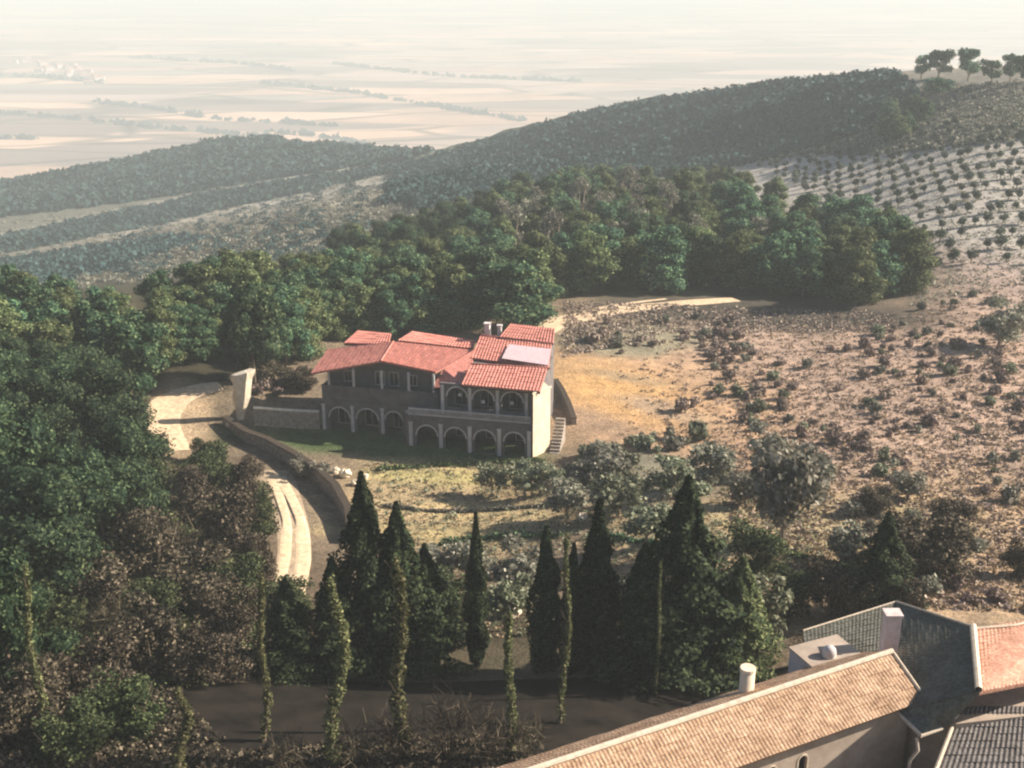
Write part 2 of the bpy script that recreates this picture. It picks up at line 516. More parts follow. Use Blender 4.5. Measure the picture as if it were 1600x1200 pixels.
rf = ramp(t, sep.outputs[0], [(0, (.22,.15,.12)), (.25, (.50,.31,.21)), (.5, (.44,.31,.24)), (.7, (.66,.42,.28)), (.85, (.30,.24,.19)), (1, (.58,.39,.28))])
rf.color_ramp.interpolation = 'CONSTANT'
ve = N(t, 'ShaderNodeTexVoronoi'); ve.feature = 'DISTANCE_TO_EDGE'; ve.inputs['Scale'].default_value = 1.0; ve.inputs['Randomness'].default_value = .75
t.links.new(va.outputs[0], ve.inputs['Vector'])
re_ = ramp(t, ve.outputs['Distance'], [(0, (.15,.16,.14)), (.05, (1,1,1))])
n3 = N(t, 'ShaderNodeTexNoise', Scale=.004, Detail=6.0, Roughness=.7); t.links.new(co, n3.inputs['Vector'])
r3 = ramp(t, n3.outputs['Fac'], [(.35, (.7,.7,.7)), (.65, (1.25,1.25,1.25))])
c = mixc(t, rf.outputs[0], re_.outputs[0], .9, 'MULTIPLY'); c = mixc(t, c, r3.outputs[0], .8, 'MULTIPLY')
t.links.new(c, b.inputs['Base Color'])
mb = MB(); mb.add([(-15000, -300, PZ), (15000, -300, PZ), (15000, 26000, PZ), (-15000, 26000, PZ)], [(0, 1, 2, 3)])
tag(mb.build('valley_plain', PM), kind='structure')

# ------------------------------------------------------------------ haze
hz = MB(); hz.box((-15050, -350, PZ - 160), (15050, 26050, 72))
HM = bpy.data.materials.new('valley_haze'); HM.use_nodes = True
t = HM.node_tree; t.nodes.remove(t.nodes['Principled BSDF'])
pv = t.nodes.new('ShaderNodeVolumePrincipled')
pv.inputs['Color'].default_value = (.72, .785, .80, 1); pv.inputs['Density'].default_value = .00032
t.links.new(pv.outputs[0], t.nodes['Material Output'].inputs['Volume'])
tag(hz.build('haze', HM), kind='stuff')

# ------------------------------------------------------------------ roads draped on the ground
def strip(name, pts, w, material, off=.05, step=1.0, wob=.0, world=False):
    """pts: photo spots or world xy; w: width or list of widths"""
    xy = [p[:2] if world else hit1(*p)[:2] for p in pts]
    ws = w if isinstance(w, (list, tuple)) else [w] * len(xy)
    # Catmull-Rom
    out = []
    for i in range(len(xy) - 1):
        p0 = Vector(xy[max(i - 1, 0)]); p1 = Vector(xy[i]); p2 = Vector(xy[i + 1]); p3 = Vector(xy[min(i + 2, len(xy) - 1)])
        k = max(2, int((p2 - p1).length / step))
        for j in range(k):
            q = j / k
            p = .5 * ((2 * p1) + (p2 - p0) * q + (2 * p0 - 5 * p1 + 4 * p2 - p3) * q * q + (3 * p1 - p0 - 3 * p2 + p3) * q ** 3)
            out.append((p, ws[i] * (1 - q) + ws[i + 1] * q))
    out.append((Vector(xy[-1]), ws[-1]))
    V = []; C = 7
    for i, (p, ww) in enumerate(out):
        d = (out[min(i + 1, len(out) - 1)][0] - out[max(i - 1, 0)][0]).normalized()
        nn = Vector((-d.y, d.x))
        for j in range(C):
            e = (j / (C - 1) - .5) * ww
            if j in (0, C - 1): e *= 1 + wob * .55 * float(vnoise(np.array(i * .23), np.array(j * 3.1 + 7), 4))
            q = p + nn * e
            V.append((q.x, q.y, float(gz(q.x, q.y)) + off - (.12 if j in (0, C - 1) else 0)))
    F = [(i * C + j + 1, i * C + j, (i + 1) * C + j, (i + 1) * C + j + 1) for i in range(len(out) - 1) for j in range(C - 1)]
    m = MB(); m.add(V, F)
    o = m.build(name, material, smooth=True)
    tag(o, kind='structure')
    return o, [q[0] for q in out]

strip('track_bed', [(428,735),(445,780),(458,820),(460,865),(453,908),(447,955)], [6,5.2,4.8,4.6,4.4,4], plain_mat('worn_track_bed', (.20,.15,.10), (.46,.35,.24), 1.4), .02, wob=.5)
strip('stony_verge', [(370,668),(420,705),(470,750),(500,800),(508,850),(500,905),(485,950)], [2,4,6.5,6.5,6,5.5,5], MVERGE, -.03, wob=.5)
strip('dirt_track', [(425,742),(437,780),(448,820),(446,865),(438,905),(432,945)], [2.2,1.7,1.5,1.5,1.4,1.2], MTRACK, .05, wob=.9)
strip('dirt_track', [(436,745),(457,785),(472,825),(474,865),(468,905),(462,945)], [2,1.9,1.9,1.9,1.8,1.5], MTRACK, .05, wob=.9)
strip('dirt_road', [(345,603),(300,612),(262,632),(256,662),(278,705)], [3,4.5,6,5,3.5], MTRACK, .08, wob=.3)
strip('dirt_road', [(835,522),(870,504),(920,492),(985,482),(1060,474),(1150,468)], [6,6.5,6,5.5,5,4], MTRACK, .08, wob=.3)
strip('dirt_road', [(850,510),(890,494),(960,477),(1040,467)], [1.6,1.5,1.4,1], MTRACK, .08, wob=.3)
# level yard at the foot of the cypresses, shade put into its dark colour
strip('shade_dark_yard', [(-25,66.0),(-12,67.5),(2,68.6),(15,69.3),(24,69.5)], [14,17,17.5,17.5,15], MASPH, .10, world=True)

# ------------------------------------------------------------------ plants
def leaves(centres, normals, size, asp=1.6, jit=.5, seed=0, droop=0):
    """one small quad per centre, size array; returns V,F,rnd"""
    r = np.random.default_rng(seed)
    n = len(centres)
    a = r.normal(size=(n, 3)); a /= np.linalg.norm(a, axis=1)[:, None]
    nn = normals * (1 - jit) + a * jit; nn /= np.linalg.norm(nn, axis=1)[:, None] + 1e-9
    u = np.cross(nn, r.normal(size=(n, 3))); u /= np.linalg.norm(u, axis=1)[:, None] + 1e-9
    w = np.cross(nn, u)
    s = (size * (.6 + .8 * r.random(n)))[:, None]
    u = u * s * .5; w = w * s * .5 * asp
    k = .35 + .5 * r.random((n, 1))
    V = np.stack([centres - u * k - w, centres + u - w * .3, centres + u * k + w, centres - u + w * .3], 1).reshape(-1, 3)
    F = np.arange(4 * n).reshape(n, 4)
    return V, F, r.random(n)

def blob_pts(blobs, per, seed, fill=.35):
    r = np.random.default_rng(seed)
    C, Nn = [], []
    for (x, y, z, a, c) in blobs:
        k = max(4, int(per * a * a))
        d = r.normal(size=(k, 3)); d /= np.linalg.norm(d, axis=1)[:, None]
        rad = 1 - fill * r.random(k) ** 1.6
        lump = 1 + .18 * np.sin(d[:, 0] * 5 + x) * np.cos(d[:, 1] * 6 + y)
        p = d * (rad * lump)[:, None] * np.array([a, a, c]) + (x, y, z)
        C.append(p); Nn.append(d)
    return np.concatenate(C), np.concatenate(Nn)

def core(mb, blobs, f=.72, seed=0):
    """dense inner foliage: lumpy low spheres inside the leaf shell"""
    r = random.Random(seed)
    for (x, y, z, a, c) in blobs:
        V = []; F = []
        K, L = 6, 4
        for i in range(L + 1):
            th = math.pi * i / L
            for j in range(K):
                q = f * (.8 + .35 * r.random())
                V.append((x + a * q * math.sin(th) * math.cos(2 * math.pi * j / K), y + a * q * math.sin(th) * math.sin(2 * math.pi * j / K), z + c * q * math.cos(th)))
        for i in range(L):
            for j in range(K):
                F.append((i * K + j, (i + 1) * K + j, (i + 1) * K + (j + 1) % K, i * K + (j + 1) % K))
        mb.add(V, F)

def crown_mesh(name, blobs, per, size, material, seed, asp=1.6, jit=.55, fill=.35, cf=.7, extra=None):
    C, Nn = blob_pts(blobs, per, seed, fill)
    if extra is not None: C = np.concatenate([C, extra[0]]); Nn = np.concatenate([Nn, extra[1]])
    V, F, rn = leaves(C, Nn, np.full(len(C), size), asp, jit, seed)
    if cf:
        m = MB(); core(m, blobs, cf, seed)
        V2 = np.concatenate(m.V); F2 = np.array(m.F4) + len(V)
        r = np.random.default_rng(seed + 5)
        V = np.concatenate([V, V2]); F = np.concatenate([F, F2]); rn = np.concatenate([rn, r.random(len(F2)) * .35])
    return mk_mesh(name, V, F, material, rnd=rn)

def pine_data(seed, material, h=12.0, spread=3.6, low=.34, per=135, size=.23):
    """trunk and crown meshes of a full, billowing pine, 12 m tall"""
    r = random.Random(seed)
    bl = []
    nb = 17
    for i in range(nb):
        f = (i + .5) / nb
        z = h * (low + (1 - low) * f * .88)
        prof = math.sin(math.pi * min(1, .32 + .60 * f)) ** .7
        rr = spread * prof * (.45 + .5 * r.random())
        a = i * 2.4 + r.random()
        s = (1.35 + .85 * r.random()) * (1.08 - .3 * f)
        bl.append((rr * math.cos(a), rr * math.sin(a), z, s, s * (.68 + .25 * r.random())))
    bl.append((0, 0, h * .60, spread * .6, h * .22))
    cm = crown_mesh('pine_crown', bl, per, size, material, seed, asp=1.9, jit=.42, fill=.4, cf=.74)
    m = MB()
    lean = (r.random() - .5) * .8
    pts = [(0, 0, -.6), (lean * .2, 0, h * .25), (lean * .6, .1, h * .5), (lean, .1, h * .85)]
    m.tube(pts, [.27, .22, .15, .05], 7)
    for k in range(7):
        z = h * (low - .02 + .07 * k); a = r.random() * 6.28; L = spread * (.8 - .07 * k)
        m.tube([(lean * .4, 0, z), (L * .5 * math.cos(a), L * .5 * math.sin(a), z + .5), (L * math.cos(a), L * math.sin(a), z + 1.3)], [.10, .06, .02], 5)
    return m.mesh('pine_trunk', MBARK), cm

def cypress_data(seed, material, h=12.0, w=1.3, wide=False):
    r = np.random.default_rng(seed)
    n = 8000 if not wide else 17000
    f = r.random(n) ** 1.1
    prof = (np.sin(np.pi * np.clip(.10 + .86 * f, 0, 1)) ** .75 * (1 - .35 * f)) * (1 - f) ** .35 * 1.15 if not wide else (1 - f) ** 1.0 * (1.05 - .3 * np.exp(-f * 14)) + .012
    ang = r.random(n) * 6.283
    lay = (.86 + .30 * np.sin(f * 36 + 3 * np.sin(ang * 2 + seed)) * (1 - f) ** .3 + .26 * np.sin(ang * 4 + f * 13 + seed) + .16 * np.sin(ang * 7 - f * 23)) if wide else (.9 + .22 * np.sin(ang * 3 + f * 17 + seed) + .16 * np.sin(f * 29 + ang * 2))
    rad = w * prof * lay * (1 - .45 * r.random(n) ** 2)
    C = np.stack([rad * np.cos(ang), rad * np.sin(ang), .3 + f * (h - .3)], 1)
    Nn = np.stack([np.cos(ang), np.sin(ang), np.full(n, .35 if not wide else .7)], 1)
    V, F, rn = leaves(C, Nn, np.full(n, .15 if not wide else .135), 2.4 if not wide else 1.9, .5, seed)
    # inner cone
    m = MB(); zz = np.linspace(.2, h * .93, 9); K = 9; VV = []; FF = []
    for i, z in enumerate(zz):
        q = z / h
        pr = (math.sin(math.pi * min(1, .10 + .86 * q)) ** .75 * (1 - .45 * q)) if not wide else (1 - q) ** .8 * (1 - .25 * math.exp(-q * 14))
        for j in range(K):
            aa = 2 * math.pi * j / K
            VV.append((w * .38 * pr * (1 - q) ** .3 * math.cos(aa), w * .38 * pr * (1 - q) ** .3 * math.sin(aa), z))
    for i in range(8):
        for j in range(K): FF.append((i * K + j, i * K + (j + 1) % K, (i + 1) * K + (j + 1) % K, (i + 1) * K + j))
    m.add(VV, FF)
    F2 = np.array(m.F4) + len(V); V = np.concatenate([V, np.concatenate(m.V)]); F = np.concatenate([F, F2]); rn = np.concatenate([rn, r.random(len(F2)) * .3])
    cm = mk_mesh('conifer_crown', V, F, material, rnd=rn)
    m = MB(); m.tube([(0, 0, -.6), (0, 0, h * .4), (0, 0, h * .85)], [.2, .14, .04], 6)
    return m.mesh('conifer_trunk', MBARK), cm

def round_data(seed, material, h=4.0, spread=1.7, trunk=.35, per=150, size=.2, nb=14, bark=None, flat=1.0):
    r = random.Random(seed)
    bl = []
    for i in range(nb):
        a = i * 2.4 + r.random(); f = r.random()
        rr = spread * (.25 + .6 * r.random())
        s = spread * (.30 + .22 * r.random())
        bl.append((rr * math.cos(a), rr * math.sin(a), h * (trunk + (.93 - trunk) * f * flat) - s * .1 + .1, s, s * .85))
    cm = crown_mesh('crown', bl, per, size, material, seed, fill=.6, jit=.65, cf=.30)
    m = MB()
    m.tube([(0, 0, -.4), (.08, .05, h * trunk * .6), (.15, .1, h * (trunk + .15))], [h * .045, h * .035, h * .02], 6)
    for k in range(5):
        a = r.random() * 6.28
        m.tube([(.08, .05, h * trunk * .6), (spread * .4 * math.cos(a), spread * .4 * math.sin(a), h * (trunk + .15)), (spread * .75 * math.cos(a), spread * .75 * math.sin(a), h * .8)], [h * .022, h * .014, .01], 4)
    return m.mesh('trunk', bark or MTRUNK), cm

def twig_mesh(seed, h=2.2, n=70, spread=1.3, material=None, thin=.035, sub=5):
    """a leafless bush: fans of thin tapering twigs"""
    r = np.random.default_rng(seed)
    V = []; F = []; rn = []
    def seg(p, q, w):
        d = q - p; s = np.cross(d, r.normal(size=3)); s /= np.linalg.norm(s) + 1e-9
        k = len(V)
        V.extend([p - s * w, p + s * w, q + s * w * .35, q - s * w * .35]); F.append((k, k + 1, k + 2, k + 3)); rn.append(r.random())
    for i in range(n):
        a = r.random() * 6.283; e = r.random() ** .6
        tip = np.array([spread * e * math.cos(a), spread * e * math.sin(a), h * (1 - .45 * e * e) * (.6 + .4 * r.random())])
        b0 = np.array([.12 * math.cos(a), .12 * math.sin(a), -.1])
        mid = b0 * .5 + tip * .5 + np.array([0, 0, .12 * h]); mid[:2] *= .8
        seg(b0, mid, thin * 1.5); seg(mid, tip, thin)
        for k in range(sub):
            f = r.random(); p = mid * (1 - f) + tip * f
            seg(p, p + r.normal(size=3) * .13 * h + [0, 0, .06 * h], thin * .8)
    return mk_mesh('twigs', V, np.array(F), material or MSCRUB, rnd=rn)

def shrub_mesh(seed, material, h=1.3, spread=1.0, n=260, size=.2):
    r = np.random.default_rng(seed)
    nb = 6; bl = []
    for i in range(nb):
        a = r.random() * 6.28; q = r.random() ** .5 * spread * .6
        s = spread * (.35 + .25 * r.random())
        bl.append((q * math.cos(a), q * math.sin(a), h * (.25 + .4 * r.random()), s, h * .38))
    return crown_mesh('shrub_leaves', bl, n / nb / (spread * .45) ** 2, size, material, seed, fill=.6, jit=.7, cf=.6)

PINES = [pine_data(11 + i, MPINE if i % 3 else MPINE2, spread=3.3 + .5 * (i % 3), low=.10 + .02 * (i % 3)) for i in range(7)]
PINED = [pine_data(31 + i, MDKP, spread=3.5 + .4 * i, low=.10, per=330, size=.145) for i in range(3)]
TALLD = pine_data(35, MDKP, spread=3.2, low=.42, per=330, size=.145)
TALL = pine_data(29, MPINE, spread=3.4, low=.40)
FIRS = [cypress_data(41 + i, MCYP, w=3.0, wide=True) for i in range(3)]
FIRSG = [cypress_data(45 + i, MPINE2, w=2.8, wide=True) for i in range(2)]
CYPS = [cypress_data(51 + i, MCYP, w=1.55) for i in range(3)]
OLIVES = [round_data(61 + i, MOLIVE, per=230, size=.2) for i in range(4)]
GREYS = [round_data(71 + i, MGREY, h=4, spread=1.9, trunk=.3, per=210, size=.2) for i in range(3)]
GREENS = [round_data(75 + i, MDKG, h=4, spread=1.9, trunk=.15, per=560, size=.12, nb=18) for i in range(3)]
BROWNS = [round_data(81 + i, MBROWN, h=4, spread=2.0, trunk=.12, per=620, size=.115, nb=18) for i in range(4)]
TWIGS = [twig_mesh(91 + i) for i in range(4)]
PTWIGS = [twig_mesh(96 + i, h=3.2, n=46, spread=1.8, material=MBROWN, thin=.02, sub=9) for i in range(3)]
SHR_P = [shrub_mesh(101 + i, MSCRUB) for i in range(5)]
SHR_G = [shrub_mesh(111 + i, MGREY) for i in range(4)]
SHR_O = [shrub_mesh(121 + i, MOLIVE) for i in range(4)]
for d in (PINES, FIRS, FIRSG, CYPS, OLIVES, GREYS, GREENS, BROWNS):
    pass

def plant(name, data, x, y, label, cat, group=None, h=1.0, w=None, z=None, base_h=12.0, lean=0, sink=0):
    w = w if w is not None else h
    zz = float(gz(x, y)) if z is None else z
    o = thing(name, (x, y, zz - sink), label, cat, group, random.random() * 6.28)
    o.scale = (w, w, h)
    if lean: o.rotation_euler[0] = lean * (random.random() - .5); o.rotation_euler[1] = lean * (random.random() - .5)
    link('trunk', data[0], o); link('crown', data[1], o)
    return o

def scatter_px(poly, count, mind, seed, tries=40):
    """random ground places inside a polygon given in photo spots, at least mind metres apart (mind may be a function of y)"""
    r = np.random.default_rng(seed)
    P_ = np.array(poly, float)
    x0, y0 = P_.min(0); x1, y1 = P_.max(0)
    m = count * tries
    px = x0 + (x1 - x0) * r.random(m); py = y0 + (y1 - y0) * r.random(m)
    ins = np.zeros(m, bool)
    j = len(P_) - 1
    for i in range(len(P_)):
        xi, yi = P_[i]; xj, yj = P_[j]
        c = ((yi > py) != (yj > py)) & (px < (xj - xi) * (py - yi) / (yj - yi + 1e-12) + xi)
        ins ^= c; j = i
    px = px[ins]; py = py[ins]
    X, Y, Zz = hit(px, py)
    keep = []
    grid = {}
    for i in range(len(X)):
        d = mind(Y[i]) if callable(mind) else mind
        if d > 0:
            c = (int(X[i] // d), int(Y[i] // d)); ok = True
            for a in (-1, 0, 1):
                for b_ in (-1, 0, 1):
                    for q in grid.get((c[0] + a, c[1] + b_), ()):
                        if (X[q] - X[i]) ** 2 + (Y[q] - Y[i]) ** 2 < d * d: ok = False; break
                    if not ok: break
                if not ok: break
            if not ok: continue
            grid.setdefault(c, []).append(i)
        keep.append(i)
        if len(keep) >= count: break
    k = np.array(keep, int)
    return X[k], Y[k], Zz[k]

def in_box(x, y, back=19):
    """inside the villa's footprint (with margin)"""
    dx, dy = x - VO[0], y - VO[1]
    u = dx * math.cos(VA) - dy * math.sin(VA); v = dx * math.sin(VA) + dy * math.cos(VA)
    return -7 < u < 35 and -9 < v < back

VA = R(12)
VO = atz(500, 674, 0)

# --- the woods, tree by tree
def wood(poly, count, mind, seed, hs, label, group, sets, keepoff=True):
    X, Y, Zz = scatter_px(poly, count, mind, seed)
    for i in range(len(X)):
        if keepoff and in_box(X[i], Y[i], 19 if keepoff is True else keepoff): continue
        h = (hs[0] + (hs[1] - hs[0]) * random.random()) / 12 * (1 - .28 * min(1, max(0, (330 - proj(X[i], Y[i], Zz[i])[0]) / 130)) * (Y[i] > 145))
        plant('pine_tree', random.choice(sets), X[i], Y[i], label, 'pine tree', group, h, h * (1.0 + .35 * random.random()), lean=.08)
wood([(-90,500),(60,505),(150,520),(262,560),(250,598),(-90,610)], 26, 5.0, 1, (11, 15), 'pine in the dense wood above the sandy turn of the track', 'pines above the sandy turn', PINES)
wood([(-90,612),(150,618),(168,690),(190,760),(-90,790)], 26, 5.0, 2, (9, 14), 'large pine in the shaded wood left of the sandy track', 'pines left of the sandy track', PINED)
wood([(262,535),(360,540),(470,532),(600,528),(745,512),(850,490),(800,478),(620,490),(420,500),(240,520)], 30, 4.6, 3, (9.5, 12.5), 'green pine in the wood directly behind the red-roofed villa', 'pines behind the villa', PINES)
wood([(240,508),(420,490),(640,478),(800,470),(880,468),(900,440),(700,440),(420,468),(200,495)], 33, 5.2, 4, (9, 12), 'pine in the back rows of the wood behind the villa', 'pines in the back rows', PINES)
wood([(405,548),(470,540),(560,532),(650,526),(650,514),(540,514),(400,530)], 12, 3.4, 13, (8, 11), 'green pine crowding close behind the left roof of the villa', 'pines close behind the left roof', PINES, 14)
wood([(440,560),(445,575),(450,572),(480,556),(470,540),(440,545)], 3, 3.6, 15, (8, 11.5), 'pine between the sandy turn and the left end of the villa', 'pines left of the villa', PINES, 13)
wood([(240,530),(330,535),(330,560),(262,575)], 7, 3.2, 14, (8, 11), 'pine in the dark hollow behind the sandy turn', 'pines in the dark hollow', PINES)
wood([(880,466),(1000,462),(1150,456),(1290,470),(1375,486),(1420,470),(1400,420),(1150,410),(900,420)], 38, 5.2, 5, (10, 14), 'pine along the shaded front edge of the wood by the road', 'pines along the front of the right wood', PINES)
wood([(900,416),(1150,408),(1400,428),(1390,400),(1320,375),(1150,345),(900,330),(760,380),(740,430)], 48, 6.6, 6, (10, 14), 'pine in the middle of the big wood below the olive grove', 'pines in the middle of the right wood', PINES)
wood([(515,432),(560,402),(650,378),(760,338),(810,325),(780,400),(700,445),(600,448)], 30, 6.6, 16, (9, 12), 'blue-green pine in the saddle between the villa wood and the big wood', 'pines in the saddle', PINED + PINES[:2])
wood([(1368,185),(1445,185),(1455,222),(1385,225)], 9, 4.5, 17, (7, 10), 'dark pine in the clump just below the hilltop trees', 'pines in the clump under the hilltop', PINES)
wood([(760,378),(900,328),(1150,343),(1240,350),(1160,318),(1060,298),(930,290),(800,330)], 34, 7.6, 8, (10, 13), 'pale-topped pine at the far upper edge of the big wood', 'pines at the upper edge of the right wood', PINES)

def spot_tree(name, data, px, py, top, wpx, label, cat, group=None, bw=1.0, base_h=12.0, lean=0):
    """a tree whose foot and top are seen in the photo"""
    x, y, z = hit1(px, py)
    _, ry, rz = ray(px, top)
    h = CZ + float(rz / ry) * y - z
    dist = math.hypot(y, CZ - z)
    w = wpx / FPX * dist / (2 * bw)
    return plant(name, data, x, y, label, cat, group, h / base_h, w, lean=lean)

spot_tree('pine_tree', TALL, 398, 604, 446, 100, 'lone pine with bare pale trunk beside the tall pale rock', 'pine tree', bw=4.0)
spot_tree('pine_tree', PINES[2], 805, 512, 405, 130, 'broad green pine just behind the villa chimney', 'pine tree', bw=4.0)
spot_tree('pine_tree', PINES[4], 695, 515, 440, 95, 'dark rounded pine behind the middle roof of the villa', 'pine tree', bw=4.0)
spot_tree('pine_tree', PINES[5], 205, 618, 480, 110, 'round green pine overhanging the sandy turn of the track', 'pine tree', bw=4.0)
HT = [round_data(181 + i, MPINE, h=4, spread=1.8, trunk=.3, per=300, size=.2) for i in range(3)]
for px, py, top, w, lab in ((1440,124,86,30,'leftmost small tree on the bare hilltop'), (1466,121,78,38,'round dark tree second from left on the hilltop'),
        (1512,126,76,40,'tallest tree on the skyline of the hill'), (1548,130,94,34,'low tree between the tall skyline tree and the last two'),
        (1578,128,86,34,'dark tree second from right on the hilltop'), (1604,130,88,36,'hilltop tree at the right edge of the picture'), (1462,150,120,50,'bushy tree just below the hilltop trees')):
    spot_tree('hilltop_tree', HT[px % 3], px, py, top, w, lab, 'tree', 'trees on the hilltop skyline', bw=1.8, base_h=4.2)

# --- dark conifers and cypresses along the yard
spot_tree('cypress_tree', CYPS[0], 745, 1040, 803, 36, 'slender dark cypress standing alone with a needle-thin top', 'cypress tree', 'cypresses along the yard', bw=1.3, lean=.04)
spot_tree('cypress_tree', CYPS[1], 852, 1048, 822, 54, 'cypress left of the white-flecked pair', 'cypress tree', 'cypresses along the yard', bw=1.3)
spot_tree('cypress_tree', CYPS[2], 930, 1048, 782, 70, 'tallest and thickest black cypress', 'cypress tree', 'cypresses along the yard', bw=1.3)
spot_tree('cypress_tree', CYPS[0], 893, 1052, 850, 42, 'low cypress squeezed between two taller ones', 'cypress tree', 'cypresses along the yard', bw=1.3)
spot_tree('fir_tree', FIRS[0], 1060, 1050, 745, 190, 'big broad dark fir right of the cypresses', 'fir tree', 'dark firs along the yard', bw=2.6)
spot_tree('fir_tree', FIRS[1], 1000, 1055, 850, 130, 'dark fir between the tall cypress and the broad fir', 'fir tree', 'dark firs along the yard', bw=2.6)
spot_tree('fir_tree', FIRS[2], 578, 1042, 738, 140, 'tall ragged fir at the lower end of the pale track', 'fir tree', 'dark firs along the yard', bw=2.6)
spot_tree('fir_tree', FIRS[0], 528, 1048, 870, 110, 'black fir just right of the end of the track', 'fir tree', 'dark firs along the yard', bw=2.6)
spot_tree('fir_tree', FIRS[0], 628, 1044, 785, 130, 'second tall fir, right of the ragged one', 'fir tree', 'dark firs along the yard', bw=2.6)
spot_tree('fir_tree', FIRS[1], 668, 1040, 850, 120, 'dark fir left of the lone slender cypress', 'fir tree', 'dark firs along the yard', bw=2.6)
spot_tree('fir_tree', FIRS[2], 455, 1050, 905, 110, 'low black fir under the end of the track', 'fir tree', 'dark firs along the yard', bw=2.6)
spot_tree('fir_tree', FIRSG[0], 1150, 1048, 870, 120, 'greener fir with sunlit side next to the round pillar', 'fir tree', 'dark firs along the yard', bw=2.5)
spot_tree('fir_tree', FIRS[0], 1110, 1052, 900, 110, 'low dark fir in front of the broad one', 'fir tree', 'dark firs along the yard', bw=2.6)
spot_tree('fir_tree', FIRS[1], 1372, 950, 800, 110, 'dark fir behind the grey roof and its pink chimney', 'fir tree', 'dark firs along the yard', bw=2.6)

# --- ivy-clad slender trees in front of the yard
def ivy_data(seed, h=12.0, bend=1.0, nl=3200, rad=.22):
    r = np.random.default_rng(seed)
    k = np.linspace(0, 1, 9)
    cx = bend * (k - k ** 2 * .6) + .18 * np.sin(k * 9 + seed); cy = .2 * np.cos(k * 7 + seed)
    m = MB(); m.tube([(cx[i], cy[i], k[i] * h - (.6 if i == 0 else 0)) for i in range(9)], list(.15 - .115 * k), 6)
    for q in range(8):
        f = .3 + .65 * r.random(); a = r.random() * 6.28; L = .6 + .9 * r.random()
        x0, y0 = np.interp(f, k, cx), np.interp(f, k, cy)
        m.tube([(x0, y0, f * h), (x0 + L * .5 * math.cos(a), y0 + L * .5 * math.sin(a), f * h + L * 1.1)], [.03, .008], 4)
    f = r.random(nl) ** .8; a = r.random(nl) * 6.283
    rr = rad * (.5 + .6 * np.abs(np.sin(f * 21 + seed))) * (1.15 - .55 * f) * np.sqrt(r.random(nl)) * 1.5
    C = np.stack([np.interp(f, k, cx) + rr * np.cos(a), np.interp(f, k, cy) + rr * np.sin(a), f * h + r.normal(size=nl) * .15], 1)
    Nn = np.stack([np.cos(a), np.sin(a), np.full(nl, .4)], 1)
    V, F, rn = leaves(C, Nn, np.full(nl, .11), 1.4, .6, seed)
    return m.mesh('trunk', MBARK), mk_mesh('ivy', V, F, MIVY, rnd=rn)
IV = [ivy_data(131 + i, bend=b_) for i, b_ in enumerate((1.2, -.8, .5, 1.6))]
def ivy(px, Y, top, base_z_off, w, k, rz, label):
    """slender tree standing on the yard's near side at distance Y under the photo column px"""
    rx, ry, rz_ = ray(px, top)
    x = float(rx / ry) * Y; z = float(gz(x, Y)); h = CZ + float(rz_ / ry) * Y - z
    o = thing('ivy_clad_tree', (x, Y, z), label, 'tree', 'slender ivy-clad trees', rz)
    o.scale = (w, w, h / 12)
    link('trunk', IV[k][0], o); link('ivy', IV[k][1], o)
ivy(392, 63, 905, 0, .9, 0, 0.1, 'thin ivy-clad trunk under the brown scrub, second from left')
ivy(498, 60, 905, 0, 1.5, 3, -.1, 'ivy-clad slender tree leaning right below the end of the track')
ivy(612, 61, 880, 0, 1.6, 2, .3, 'thickest ivy-clad trunk, in front of the tall ragged fir')
ivy(795, 62, 960, 0, 1.1, 2, 1.2, 'short ivy-clad trunk right of the lone slender cypress')
ivy(882, 68, 835, 0, .8, 1, 2.9, 'hair-thin pale ivy-clad trunk against the black cypresses')
ivy(262, 58, 1075, 0, 1.2, 3, 0, 'low ivy-clad trunk bending right near the lower left')
ivy(22, 60, 890, 0, .9, 0, 0, 'bare-looking thin trunk at the left edge')
ivy(1035, 74, 880, 0, .5, 1, 1, 'faint thin trunk in the shade of the broad dark fir')

